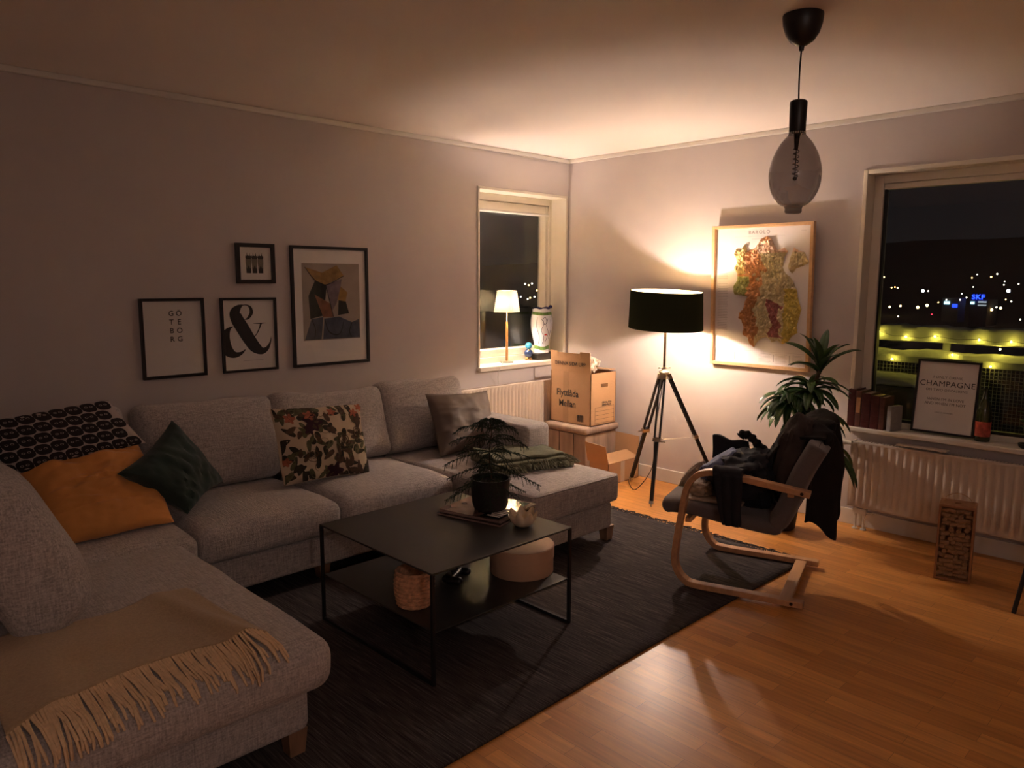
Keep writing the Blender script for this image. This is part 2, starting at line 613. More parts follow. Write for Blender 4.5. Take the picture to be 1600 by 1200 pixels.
        for ax in range(3):
            a, b = [i for i in range(3) if i != ax]
            for sgn in (-1, 1):
                for i in range(len(T[a]) - 1):
                    for j in range(len(T[b]) - 1):
                        qs = []
                        for (ii, jj) in ((i, j), (i + 1, j), (i + 1, j + 1), (i, j + 1)):
                            p = [0, 0, 0]
                            p[ax] = sgn * hh[ax]
                            p[a] = T[a][ii]
                            p[b] = T[b][jj]
                            qs.append(vert(p))
                        if len(set(qs)) < 3:
                            continue
                        try:
                            f = self.bm.faces.new(qs)
                            f.smooth = True
                        except ValueError:
                            pass
        return self

    def xf(self, m):
        bmesh.ops.transform(self.bm, matrix=m, verts=self.bm.verts)
        return self

    def warp(self, f):
        for v in self.bm.verts:
            v.co = f(v.co)
        return self

    def build(self, name, m, parent=None, label=None, cat=None, group=None, kind=None, bevel=0, world=True, solid=0, subd=0, origin=None):
        bmesh.ops.recalc_face_normals(self.bm, faces=self.bm.faces)
        for e in self.bm.edges:
            if len(e.link_faces) == 2 and e.calc_face_angle(0) > R(38):
                e.smooth = False
        me = bpy.data.meshes.new(name)
        o = bpy.data.objects.new(name, me)
        COL.objects.link(o)
        if parent is not None:
            pm = WM[parent.name]
            if world:
                bmesh.ops.transform(self.bm, matrix=pm.inverted(), verts=self.bm.verts)
            o.parent = parent
            WM[o.name] = pm
        else:
            if kind == 'structure' or not len(self.bm.verts):
                loc = Vector((0, 0, 0))
            else:
                xs = [v.co.x for v in self.bm.verts]
                ys = [v.co.y for v in self.bm.verts]
                zs = [v.co.z for v in self.bm.verts]
                loc = Vector(((min(xs) + max(xs)) / 2, (min(ys) + max(ys)) / 2, min(zs)))
            bmesh.ops.translate(self.bm, verts=self.bm.verts, vec=-loc)
            o.location = loc
            WM[o.name] = Matrix.Translation(loc)
        self.bm.to_mesh(me)
        self.bm.free()
        for mm in (m if isinstance(m, list) else [m]):
            me.materials.append(mm)
        props(o, label, cat, group, kind)
        if solid:
            md = o.modifiers.new('thickness', 'SOLIDIFY')
            md.thickness = solid
            md.offset = 0
        if subd:
            md = o.modifiers.new('smooth', 'SUBSURF')
            md.levels = subd
            md.render_levels = subd
        if bevel:
            md = o.modifiers.new('bevel', 'BEVEL')
            md.width = bevel
            md.segments = 2
            md.limit_method = 'ANGLE'
            md.angle_limit = R(40)
            md.harden_normals = False
        return o


def copy_tree(o, loc=None, rotz=None, label=None, parent=None):
    c = o.copy()
    COL.objects.link(c)
    if parent is not None:
        c.parent = parent
    if loc is not None:
        c.location = loc
    if rotz is not None:
        c.rotation_euler.z = rotz
    if label:
        c['label'] = label
    for ch in list(o.children):
        copy_tree(ch, parent=c)
    return c


def spline(pts, n=8, closed=False):
    """Catmull-Rom through pts (tuples of any length)"""
    k = len(pts)
    out = []
    segs = k if closed else k - 1
    for i in range(segs):
        if closed:
            p = [pts[(i + q) % k] for q in (-1, 0, 1, 2)]
        else:
            p = [pts[max(0, i - 1)], pts[i], pts[i + 1], pts[min(k - 1, i + 2)]]
        for s in range(n):
            t = s / n
            out.append(tuple(0.5 * ((2 * b) + (c - a) * t + (2 * a - 5 * b + 4 * c - d) * t * t + (3 * b - a - 3 * c + d) * t ** 3) for a, b, c, d in zip(*p)))
    if not closed:
        out.append(tuple(pts[-1]))
    return out


def poly2d(mb, pts, mp):
    """fill a flat polygon given in (u, v), placed by mp(u, v)"""
    tri = tessellate_polygon([[Vector((p[0], p[1], 0)) for p in pts]])
    vs = [mb.bm.verts.new(mp(*p)) for p in pts]
    for t in tri:
        try:
            mb.bm.faces.new([vs[i] for i in t])
        except ValueError:
            pass


def ribbon2d(mb, pts, mp, n=8, clampu=None):
    """stroke of varying width; pts = (u, v, width)"""
    q = spline(pts, n)
    L = []
    for i, (u, v, w) in enumerate(q):
        a, b = q[max(0, i - 1)], q[min(len(q) - 1, i + 1)]
        dx, dy = b[0] - a[0], b[1] - a[1]
        l = math.hypot(dx, dy) or 1
        nx, ny = -dy / l, dx / l
        w = max(w, 0.0005)
        e = []
        for s in (-.5, .5):
            uu, vv = u + nx * w * s, v + ny * w * s
            if clampu is not None:
                uu = max(clampu[0], min(clampu[1], uu))
            e.append(mb.bm.verts.new(mp(uu, vv)))
        L.append(e)
    for a, b in zip(L, L[1:]):
        try:
            mb.bm.faces.new((a[0], b[0], b[1], a[1]))
        except ValueError:
            pass


def text_part(name, txt, size, org, right, up, m, parent, align='CENTER', spacing=1.0, bold=0.0, lines=1.0, depth=0.0004, wscale=1.0, **kw):
    cu = bpy.data.curves.new(name, 'FONT')
    cu.body = txt
    cu.size = size
    cu.align_x = align
    cu.align_y = 'CENTER'
    cu.space_character = spacing
    cu.space_line = lines
    cu.offset = bold
    cu.extrude = depth / 2
    cu.resolution_u = 3
    tmp = bpy.data.objects.new('tmp_text', cu)
    COL.objects.link(tmp)
    dg = bpy.context.evaluated_depsgraph_get()
    dg.update()
    me = bpy.data.meshes.new_from_object(tmp.evaluated_get(dg))
    bpy.data.objects.remove(tmp)
    bpy.data.curves.remove(cu)
    mb = MB()
    mb.bm.from_mesh(me)
    bpy.data.meshes.remove(me)
    r_, u_ = Vector(right).normalized(), Vector(up).normalized()
    n_ = r_.cross(u_)
    mm = Matrix((r_ * wscale, u_, n_)).transposed().to_4x4()
    mm.translation = Vector(org) + n_ * depth * 0.6
    mb.xf(mm)
    return mb.build(name, m, parent, **kw)


def lumpy(P, amp, sc, seed=0.0):
    return noise.noise_vector(Vector((P[0] * sc + seed, P[1] * sc, P[2] * sc))) * amp


def pillow(corners, thick, seed=0, wr=0.012, pinch=0.05, n=34, nrm=None, flat=0.42, crease=0.0):
    """soft cushion between four corners TL, TR, BR, BL"""
    TL, TR, BR, BL = [Vector(c) for c in corners]
    N = ((TR - TL).cross(TL - BL)).normalized() if nrm is None else Vector(nrm).normalized()
    cen = (TL + TR + BR + BL) / 4
    mb = MB()

    def side(sg):
        def f(u, v):
            a, b = u * 2 - 1, v * 2 - 1
            # pull the edges in between the corners
            a2 = a * (1 - pinch * (1 - b * b))
            b2 = b * (1 - pinch * (1 - a * a))
            uu, vv = (a2 + 1) / 2, (b2 + 1) / 2
            top = TL.lerp(TR, uu)
            bot = BL.lerp(BR, uu)
            P = top.lerp(bot, vv)
            e = (max(0, 1 - a ** 2) ** flat) * (max(0, 1 - b ** 2) ** flat)
            w = noise.noise(Vector((P.x * 7 + seed, P.y * 7, P.z * 7))) * wr
            w += noise.noise(Vector((P.x * 22 + seed, P.y * 22, P.z * 9))) * wr * .35
            if crease:
                w += crease * (abs(noise.noise(Vector((u * 1.3 + seed, v * 7 + u * 2.5, seed)))) + .6 * abs(noise.noise(Vector((u * 2.5, v * 15 - u * 3, seed + 3)))))
            P = P + N * sg * (thick / 2 * e + w * e * 2)
            P = P + lumpy(P, wr * .5, 5, seed) * (1 if e < 1 else 1)
            return P
        return f
    mb.grid(n, n, side(1))
    mb.grid(n, n, side(-1))
    bmesh.ops.remove_doubles(mb.bm, verts=mb.bm.verts, dist=0.0012)
    for f in mb.bm.faces:
        f.smooth = True
    return mb, N, side


# ================================================================= THE SETTING
CZ = 2.517
X0, Y0 = -5.9, -6.4
MB().box(X0, .25, Y0, .3, -0.12, 0.0).build('floor', M_floor, kind='structure')
MB().box(X0, .35, Y0, .35, CZ, CZ + .12).build('ceiling', M_ceil, kind='structure')
# left-hand wall with the small window (plane y = 0)
WX0, WX1, WZ0, WZ1 = -1.012, -0.028, 0.872, 2.222
w = MB()
w.box(X0, WX0, 0, .3, 0, CZ)
w.box(WX0, WX1, 0, .3, 0, WZ0 - .03)
w.box(WX0, WX1, 0, .3, WZ1, CZ)
w.box(WX1, .0, 0, .3, 0, CZ)
w.build('wall_left', M_wall, kind='structure')
# right-hand wall with the big window (plane x = 0)
VY0, VY1, VZ0, VZ1 = -2.402, -4.45, 0.62, 2.192
w = MB()
w.box(0, .25, VY0, .3, 0, CZ)
w.box(0, .25, VY1, VY0, 0, VZ0)
w.box(0, .25, VY1, VY0, VZ1, CZ)
w.box(0, .25, Y0, VY1, 0, CZ)
w.build('wall_right', M_wall, kind='structure')
MB().box(X0, 0.25, Y0 - .15, Y0, 0, CZ).build('wall_back', M_wall, kind='structure')
MB().box(X0 - .15, X0, Y0, .3, 0, CZ).build('wall_far_left', M_wall, kind='structure')
# cornice and baseboards
MB().box(X0, 0, -.03, 0, CZ - .03, CZ).build('trim_1', M_trim, kind='structure', bevel=.006)
MB().box(-.03, 0, Y0, -.03, CZ - .03, CZ).build('trim_2', M_trim, kind='structure', bevel=.006)
MB().box(X0, 0, -.014, 0, 0, .10).build('baseboard_left', M_trim, kind='structure', bevel=.003)
MB().box(-.014, 0, Y0, -.014, 0, .10).build('baseboard_right', M_trim, kind='structure', bevel=.003)

# small window: lining boards, frame, sash, two panes
w1 = thing('window_1', None, None, ((WX0 + WX1) / 2, .1, WZ0))
props(w1, kind='structure')
m_ = MB()
m_.box(WX0 - .004, WX0 + .014, -.012, .24, WZ0, WZ1)
m_.box(WX1 - .014, WX1 + .004, -.012, .24, WZ0, WZ1)
m_.box(WX0 - .004, WX1 + .004, -.012, .24, WZ1 - .016, WZ1 + .004)
m_.build('window_lining', M_frame_paint, w1, bevel=.003)
m_ = MB()
FX0, FX1 = WX0 + .014, WX1 - .014
m_.box(FX0, FX0 + .03, .15, .26, WZ0, WZ1 - .016)
m_.box(FX1 - .03, FX1, .15, .26, WZ0, WZ1 - .016)
m_.box(FX0 + .03, FX1 - .03, .15, .26, WZ1 - .07, WZ1 - .016)
m_.box(FX0 + .03, FX1 - .03, .15, .26, WZ0, .925)
m_.build('window_frame', M_frame_paint, w1, bevel=.003)
m_ = MB()
m_.box(FX0 + .03, FX0 + .075, .162, .25, .927, WZ1 - .073)
m_.box(FX1 - .062, FX1 - .03, .162, .25, .927, WZ1 - .073)
m_.box(FX0 + .075, FX1 - .062, .162, .25, WZ1 - .15, WZ1 - .073)
m_.box(FX0 + .075, FX1 - .062, .162, .25, .927, .985)
m_.build('window_sash', M_frame_paint, w1, bevel=.004)
m_ = MB()
m_.tube([(FX0 + .05, .150, 2.075), (FX1 - .04, .150, 2.075)], .009, 10)
m_.build('roller_blind_tube', M_trim, w1)
MB().box(FX0 + .07, FX1 - .058, .229, .230, .98, 2.075).build('window_pane', M_glass, w1)
MB().box(FX0 + .07, FX1 - .058, .243, .244, .98, 2.075).build('window_pane', M_glass, w1)
MB().box(WX0 - .012, WX1 + .004, -.045, .15, WZ0 - .028, WZ0 + .008).build('window_sill', M_frame_paint, w1, bevel=.006)

# big window on the right wall
w2 = thing('window_2', None, None, (.1, (VY0 + VY1) / 2, VZ0))
props(w2, kind='structure')
m_ = MB()
m_.box(-.012, .2, VY0 - .014, VY0 + .012, VZ0, VZ1 + .012)
m_.box(-.012, .2, VY1 - .012, VY1 + .014, VZ0, VZ1 + .012)
m_.box(-.012, .2, VY1 + .014, VY0 - .014, VZ1 - .014, VZ1 + .012)
m_.build('window_lining', M_frame_paint, w2, bevel=.004)
GY0, GY1 = VY0 - .014, VY1 + .014
m_ = MB()
m_.box(.10, .2, GY0 - .055, GY0, VZ0, VZ1 - .014)
m_.box(.10, .2, GY1, GY1 + .055, VZ0, VZ1 - .014)
m_.box(.10, .2, GY1 + .055, GY0 - .055, VZ1 - .065, VZ1 - .014)
m_.box(.10, .2, GY1 + .055, GY0 - .055, VZ0, .672)
m_.build('window_frame', M_frame_paint, w2, bevel=.004)
m_ = MB()
m_.box(.112, .16, GY1 + .055, GY0 - .055, VZ1 - .100, VZ1 - .066)
m_.build('window_sash', M_frame_paint, w2, bevel=.004)
m_ = MB()
m_.box(.118, .15, GY0 - .068, GY0 - .056, .672, VZ1 - .10)
m_.box(.118, .15, GY1 + .056, GY0 - .068, .672, .69)
m_.build('rubber_gasket', M_black_plastic, w2)
MB().box(.135, .136, GY1 + .05, GY0 - .06, .675, VZ1 - .08).build('window_pane', M_glass, w2)
MB().box(.152, .153, GY1 + .05, GY0 - .06, .675, VZ1 - .08).build('window_pane', M_glass, w2)
MB().box(-.075, .10, VY1 - .03, VY0 + .03, .612, .640).build('window_sill', M_frame_paint, w2, bevel=.006)

# ================================================================= RUG
RX0, RX1, RY0, RY1 = -4.35, -.885, -2.535, -.40


def rug_f(u, v):
    x = RX0 + (RX1 - RX0) * u
    y = RY0 + (RY1 - RY0) * v
    y += .008 * math.sin(x * 2.3) * (1 - v)
    return Vector((x, y, .007 + .0015 * noise.noise(Vector((x * 3, y * 3, 0)))))


m_ = MB()
m_.grid(90, 50, rug_f)
rug = m_.build('rug', M_rug, label='dark grey-brown woven rug with fringed end under the coffee table', cat='rug', solid=.01)
m_ = MB()
for i in range(230):
    y = RY0 + (RY1 - RY0) * (i + random.random() * .6) / 230
    l = .045 + random.random() * .035
    a = random.uniform(-.7, .7)
    p0 = Vector((RX1 - .002, y, .008))
    p1 = p0 + Vector((l * .5 * math.cos(a), l * .5 * math.sin(a), .007))
    p2 = p0 + Vector((l * math.cos(a * 1.6), l * math.sin(a * 1.6), -.003))
    m_.tube([p0, p1, p2], [.0035, .0035, .0028], 5)
fr = m_.build('fringe', mat('dark_fringe', (0.09, 0.075, 0.07), 1.0, var=0.3), rug, kind='stuff')

# ================================================================= SOFA
sofa = thing('corner_sofa', 'large grey linen U-shaped sofa with chaise seats at both ends along the wall', 'sofa', (-2.9, -.5, 0))


def seat_puff(top=.028, fr=.0, seed=0.0):
    def f(w, n, h):
        a, b = w.x / h.x, w.y / h.y
        e = max(0, 1 - a ** 4) * max(0, 1 - b ** 4)
        up = max(0, n.z) if w.z > 0 else 0
        p = Vector((0, 0, top * e * (1 if w.z > 0 else 0)))
        p += lumpy(w, .006, 4.5, seed)
        if w.z < 0:
            p.z = 0
        return p
    return f


def cushion_block(name, x0, x1, y0, y1, z0, z1, r, seed, top=.03, parent=sofa):
    m = MB()
    m.rbox(x0, x1, y0, y1, z0, z1, r, seat_puff(top, seed=seed), .045)
    return m.build(name, M_sofa, parent)


G = .004
ZS0, ZS1 = .265, .425
cushion_block('seat_cushion', -2.84, -2.105 - G, -1.035, -.30, ZS0, ZS1, .05, 1.0)
cushion_block('seat_cushion', -3.57 + G, -2.84 - G, -1.035, -.30, ZS0, ZS1, .05, 2.0)
cushion_block('seat_cushion', -4.55, -3.57 - G, -1.055, -.30, ZS0, ZS1, .05, 3.0)
cushion_block('chaise_cushion', -2.105, -1.385, -1.655, -.30, ZS0, ZS1 + .004, .030, 4.0, .018)
cushion_block('chaise_cushion', -4.60, -3.655, -2.30, -1.06, ZS0, ZS1 + .005, .06, 5.0, .03)
# welt seam around the top of the right chaise cushion
ex0, ex1, ey0, ez = -2.105, -1.385, -1.655, ZS1 - .004
cr_ = .030
pp = [(ex0 + .004, -1.08, ez), (ex0 + .004, ey0 + cr_, ez)]
pp += [(ex0 + .006 + cr_ - cr_ * math.cos(a), ey0 + .006 + cr_ - cr_ * math.sin(a), ez) for a in (.5, 1.0)]
pp += [(ex0 + cr_, ey0 + .004, ez), ((ex0 + ex1) / 2, ey0 + .004, ez), (ex1 - cr_, ey0 + .004, ez)]
pp += [(ex1 - .006 - cr_ + cr_ * math.sin(a), ey0 + .006 + cr_ - cr_ * math.cos(a), ez) for a in (.5, 1.0)]
pp += [(ex1 - .004, ey0 + cr_, ez), (ex1 - .004, -1.12, ez)]
MB().tube([tuple(Vector(p) + lumpy(Vector(p) - Vector(((ex0 + ex1) / 2, (ey0 - .3) / 2, (ZS0 + ZS1) / 2)), .006, 4.5, 4.0)) for p in pp], .0045, 8).build('piping', M_sofa, sofa)
# upholstered bases
m_ = MB()
m_.rbox(-3.70, -1.40, -.985, -.1, .10, ZS0 - .004, .02, None, .2)
m_.build('sofa_base', M_sofa, sofa)
m_ = MB()
m_.rbox(-2.09, -1.40, -1.622, -.95, .10, ZS0 - .004, .03, None, .2)
m_.build('chaise_base', M_sofa, sofa)
m_ = MB()
m_.rbox(-4.60, -3.70, -2.205, -.1, .10, ZS0 - .004, .03, None, .2)
m_.build('chaise_base', M_sofa, sofa)
# back rests (frame behind the cushions)
m_ = MB()
m_.rbox(-4.78, -1.37, -.19, -.025, .12, .66, .035, None, .15)
m_.build('sofa_back', M_sofa, sofa)
m_ = MB()
m_.rbox(-4.80, -4.61, -1.75, -.20, .12, .70, .035, None, .15)
m_.build('sofa_back', M_sofa, sofa)
# armrest beside the right-hand chaise
m_ = MB()
m_.rbox(-1.60, -1.375, -1.095, -.03, .12, .655, .035, lambda w, n, h: lumpy(w, .003, 5), .08)
m_.build('armrest', M_sofa, sofa)


def back_cushion(x0, x1, zt, ybot, ytop, th, seed, drop=0.0):
    """leaning back cushion of the long run"""
    m = MB()
    w_, h_ = x1 - x0, zt - .43

    def pf(w, n, h):
        a, b = w.x / h.x, w.z / h.z
        e = max(0, 1 - a ** 4) * max(0, 1 - b ** 4)
        d = Vector((0, (-.045 if w.y < 0 else .0) * e, 0))
        d.z += drop * a * (b + 1) / 2
        d.z += -.012 * (1 - a * a) * max(0, b) + .01 * noise.noise(Vector((w.x * 5 + seed, 0, 0))) * max(0, b)
        return d + lumpy(w, .012, 5, seed)
    m.rbox(-w_ / 2, w_ / 2, -th / 2, th / 2, -h_ / 2, h_ / 2, .06, pf, .04)
    ang = math.atan2(ytop - ybot, h_)
    mm = Matrix.Translation(((x0 + x1) / 2, (ybot + ytop) / 2 + th / 2, .43 + h_ / 2)) @ Matrix.Rotation(-ang, 4, 'X')
    m.xf(mm)
    return m.build('back_cushion', M_sofa, sofa)


back_cushion(-2.135, -1.475, .895, -.47, -.34, .19, 1.0, -.006)
back_cushion(-2.86, -2.12, .885, -.47, -.34, .19, 2.0, -.012)
back_cushion(-3.58, -2.85, .91, -.47, -.34, .19, 3.0, -.010)
back_cushion(-4.32, -3.63, .925, -.47, -.34, .19, 4.0, .0)
# big cushion leaning on the short back at the left
m_ = MB()


def pf(w, n, h):
    a, b = w.y / h.y, w.z / h.z
    e = max(0, 1 - a ** 2) ** .5 * max(0, 1 - b ** 4)
    d = Vector(((.07 if w.x > 0 else -.01) * e, 0, -.03 * (a * a) * max(0, b)))
    return d + lumpy(w, .012, 4, 9.0)


m_.rbox(-.105, .105, -.36, .36, -.265, .265, .085, pf, .04)
m_.xf(Matrix.Translation((-4.375, -1.40, .690)) @ Matrix.Rotation(R(-25), 4, 'Y'))
m_.build('back_cushion', M_sofa, sofa)
# legs
for (x, y) in ((-1.385, -1.56), (-2.03, -1.56), (-3.735, -2.15), (-4.55, -2.15), (-1.43, -.15), (-2.9, -.9)):
    m_ = MB()
    z1, z0 = .1, .011
    a, b = .034, .026
    vs = [(x + sx * a * 1.0, y + sy * a, z1) for sx, sy in ((-1, -1), (1, -1), (1, 1), (-1, 1))] + \
         [(x + sx * b, y + sy * b, z0) for sx, sy in ((-1, -1), (1, -1), (1, 1), (-1, 1))]
    m_.faces(vs, [(0, 1, 2, 3), (7, 6, 5, 4), (0, 4, 5, 1), (1, 5, 6, 2), (2, 6, 7, 3), (3, 7, 4, 0)], False)
    m_.build('sofa_leg', M_leg, sofa, bevel=.003, label='tapered brown wooden foot')

# ================================================================= CUSHIONS
mb, N, sd = pillow([(-2.995, -.575, .862), (-2.445, -.575, .828), (-2.475, -.705, .452), (-2.995, -.705, .470)], .15, 3, pinch=.03)
M_floral = mat('cream_cotton', (0.60, 0.48, 0.34), 0.9, var=.04, bump=.1)
fc = mb.build('floral_cushion', M_floral, label='square cream cushion with a dark leaf and rose print on the sofa', cat='cushion')


def on_pillow(sd, ref):
    fs_ = sd(1)
    if (fs_(.5, .5) - (sd(1)(.5, .5) + sd(-1)(.5, .5)) / 2).dot(ref) < 0:
        fs_ = sd(-1)

    def on_(u, v, off):
        u, v = min(.992, max(.008, u)), min(.992, max(.008, v))
        P = fs_(u, v)
        du = fs_(u + .006, v) - fs_(u - .006, v)
        dv = fs_(u, v + .006) - fs_(u, v - .006)
        n = du.cross(dv)
        n = n.normalized() if n.length > 1e-9 else ref.copy()
        if n.dot(ref) < 0:
            n = -n
        return P + n * off
    return on_


onf = on_pillow(sd, Vector((0, -1, .3)))
rnd = random.Random(5)
INKS = [('dark_leaves', (.030, .026, .014)), ('olive_leaves', (.10, .095, .045)), ('brown_leaves', (.085, .05, .03))]
for nm, c in INKS:
    m_ = MB()
    for k in range(58 if nm == 'dark_leaves' else 40):
        cu, cv, a = rnd.random(), rnd.random(), rnd.uniform(0, 2 * PI)
        L_, W_ = rnd.uniform(.045, .075), rnd.uniform(.020, .032)
        off = .0018 + .0004 * INKS.index((nm, c)) + rnd.random() * .0003
        ring = []
        for q in range(12):
            t = 2 * PI * q / 12
            x, y = L_ * math.cos(t), W_ * math.sin(t) * (1 - .35 * math.cos(t))
            ring.append((cu + (x * math.cos(a) - y * math.sin(a)), cv + (x * math.sin(a) + y * math.cos(a)) * 1.25))
        if min(p[0] for p in ring) < .0 or max(p[0] for p in ring) > 1 or min(p[1] for p in ring) < 0 or max(p[1] for p in ring) > 1:
            ring = [(min(.99, max(.01, p[0])), min(.99, max(.01, p[1]))) for p in ring]
        m_.faces([onf(cu, cv, off) if 0 < cu < 1 and 0 < cv < 1 else onf(*ring[0], off)] + [onf(*p, off) for p in ring], [(0, i + 1, (i + 1) % 12 + 1) for i in range(12)])
    m_.build('printed_' + nm, mat('ink_' + nm, c, .9, var=.35, scale=60), fc, kind='stuff')
for nm, c, spots_ in (('plum_flowers', (.035, .008, .018), [(.36, .24, .085), (.55, .93, .08), (.30, .33, .05)]),
                      ('salmon_petals', (.42, .13, .07), [(.35, .13, .05), (.60, .10, .04), (.86, .14, .045), (.95, .06, .04), (.03, .72, .04), (.14, .16, .05)])):
    m_ = MB()
    for cu, cv, r_ in spots_:
        ring = [(cu + r_ * (1 + .3 * math.cos(5 * t)) * math.cos(t), cv + 1.2 * r_ * (1 + .3 * math.cos(5 * t)) * math.sin(t)) for t in [2 * PI * q / 30 for q in range(30)]]
        m_.faces([onf(cu, cv, .0034)] + [onf(*p, .0034) for p in ring], [(0, i + 1, (i + 1) % 30 + 1) for i in range(30)])
    m_.build('printed_' + nm, mat('ink_' + nm, c, .9, var=.3, scale=50), fc, kind='stuff')
m_ = MB()
for cu, cv, r0_ in ((.68, .52, .085), (.30, .68, .075), (.88, .42, .06)):
    for turn, rr in ((0, 1.0), (2.1, .72), (4.0, .46), (5.5, .24)):
        pts = [onf(cu + r0_ * rr * (1 + .12 * math.cos(3 * t + turn)) * math.cos(t + turn), cv + 1.15 * r0_ * rr * math.sin(t + turn) * (1 + .1 * math.sin(2 * t)), .0038) for t in [1.75 * PI * q / 22 for q in range(23)]]
        m_.tube(pts, [.0008 + .0016 * math.sin(PI * q / 22) for q in range(23)], 4)
for k in range(14):
    cu, cv, a = rnd.uniform(.1, .9), rnd.uniform(.1, .9), rnd.uniform(0, 6.28)
    pts = [onf(cu + .10 * t * math.cos(a + t), cv + .12 * t * math.sin(a + t), .0036) for t in [q / 8 - .5 for q in range(9)]]
    m_.tube(pts, .0011, 4)
m_.build('printed_rose_outlines', mat('ink_sepia', (.11, .065, .03), .9, var=.2), fc, kind='stuff')
mb, N, sd = pillow([(-1.925, -.52, .825), (-1.40, -.52, .795), (-1.46, -.70, .440), (-1.95, -.70, .455)], .17, 5, pinch=.07, crease=.010)
o = mb.build('taupe_cushion', M_taupe, label='plain dark taupe cushion leaning beside the right armrest', cat='cushion')
mb, N, sd = pillow([(-4.17, -.60, .80), (-3.67, -.56, .83), (-3.62, -.88, .465), (-4.09, -.93, .470)], .18, 8, wr=.018, pinch=.03, n=60, crease=.022)
o = mb.build('mustard_cushion', M_mustard, label='large creased mustard orange cushion in the sofa corner', cat='cushion')
mb, N, sd = pillow([(-3.505, -.60, .875), (-3.27, -.60, .52), (-3.555, -.86, .475), (-3.835, -.86, .715)], .16, 11, wr=.016, pinch=.13, crease=.012)
o = mb.build('green_cushion', M_greenvelvet, label='dark green cushion standing on its corner over the mustard one', cat='cushion')
# printed cushion with rows of dark round heads
PC = [Vector(c) for c in ((-4.34, -.62, .955), (-3.78, -.62, 1.0), (-3.66, -.70, .80), (-4.22, -.70, .735))]
mb, N, sd = pillow(PC, .13, 14, wr=.008, pinch=.03)
pc = mb.build('patterned_cushion', M_printlight, label='pale cushion with rows of round black heads, lying on the mustard cushion', cat='cushion')
m_ = MB()
m2 = MB()
fside = sd(1)
if (fside(.5, .5) - (PC[0] + PC[2]) / 2).dot(Vector((0, -1, .3))) < 0:
    fside = sd(-1)


def on(u, v, off):
    P = fside(u, v)
    du = fside(min(1, u + .01), v) - fside(max(0, u - .01), v)
    dv = fside(u, min(1, v + .01)) - fside(u, max(0, v - .01))
    n = du.cross(dv)
    if n.length < 1e-9:
        n = Vector((0, -1, .3))
    n.normalize()
    if n.dot(Vector((0, -1, .3))) < 0:
        n = -n
    return P + n * off


rows, cols = 5, 9
for r_ in range(rows):
    for c_ in range(cols):
        cu, cv = (c_ + .5 + (.5 if r_ % 2 else 0)) / (cols + .2), (r_ + .55) / rows
        if cu > .97:
            continue
        for (mm_, pts, off) in (
            (m_, [(.0545 * (abs(math.cos(a)) ** .7) * (1 if math.cos(a) > 0 else -1), .099 * (abs(math.sin(a)) ** .8) * (1 if math.sin(a) > 0 else -1)) for a in [2 * PI * q / 14 for q in range(14)]], .0022),
        ):
            vs = [on(min(.995, max(.005, cu + p[0])), min(.995, max(.005, cv + p[1])), off) for p in pts]
            ct = on(cu, cv, off + .001)
            mm_.faces([ct] + vs, [(0, i + 1, (i + 1) % 14 + 1) for i in range(14)])
        for ex in (-.018, .018):
            vs = []
            for q in range(12):
                a = 2 * PI * q / 12
                vs.append(on(min(.995, cu + ex + .012 * math.cos(a)), min(.99, cv - .008 + .017 * math.sin(a)), .0036))
                vs.append(on(min(.995, cu + ex + .008 * math.cos(a)), min(.99, cv - .008 + .011 * math.sin(a)), .0036))
            m2.faces(vs, [(2 * i, 2 * ((i + 1) % 12), 2 * ((i + 1) % 12) + 1, 2 * i + 1) for i in range(12)])
m_.build('printed_heads', M_printdark, pc, kind='stuff')
m2.build('printed_eyes', M_printlight, pc, kind='stuff')

# ================================================================= THROWS
def throw_f(u, v):
    x = -4.50 + .625 * u
    yb = -1.69 + .02 * math.sin(u * 9)
    # front line
    ye = -2.20 + .07 * math.sin(u * PI) - .05 * (1 - u) ** 2
    y = yb + (ye - yb) * v
    x += .05 * (v - .5) * (1 - u) * 0 + .06 * v * (u - .3)
    z = .466 + .006 * noise.noise(Vector((x * 6, y * 6, 2)))
    # a soft ridge near the right end where the cloth folds over
    d = (u - .82 - .10 * v)
    z += .028 * math.exp(-(d / .06) ** 2) * (0.3 + .7 * v)
    z += .012 * math.exp(-((u - .25 + .1 * v) / .08) ** 2)
    e = -2.24
    if y < e:
        over = e - y
        y = e - .05 * math.sin(min(1, over / .08) * PI / 2)
        z -= over * .6
    return Vector((x, y, z))


m_ = MB()
m_.grid(60, 44, throw_f)
th = m_.build('wool_throw', M_throw, label='camel brown wool throw with cream tassel fringe over the left chaise', cat='throw blanket', solid=.009)
m_ = MB()
for layer in range(2):
    nfr = 78
    for i in range(nfr):
        u = (i + random.random() * .5) / nfr
        if layer == 1 and not (.12 < u < .9):
            continue
        p = throw_f(min(u, .999), 1.0)
        seg = [p + Vector((0, 0, .002))]
        l = .105 + random.random() * .03 + layer * .035
        sway = random.uniform(-.02, .02) + .012
        edge = -2.318
        rem = l
        q = p.copy()
        step = .012
        while rem > 0:
            if q.y > edge:
                q = q + Vector((sway * step / l, -step, -.0028 if q.y > -2.27 else -.009))
            else:
                q = q + Vector((sway * step / l, -.0006, -step))
            rem -= step
            seg.append(q.copy())
        m_.tube(seg, [.0042] * (len(seg) - 1) + [.003], 5)
m_.build('fringe', M_fringe, th, kind='stuff', label='cream twisted wool tassels')

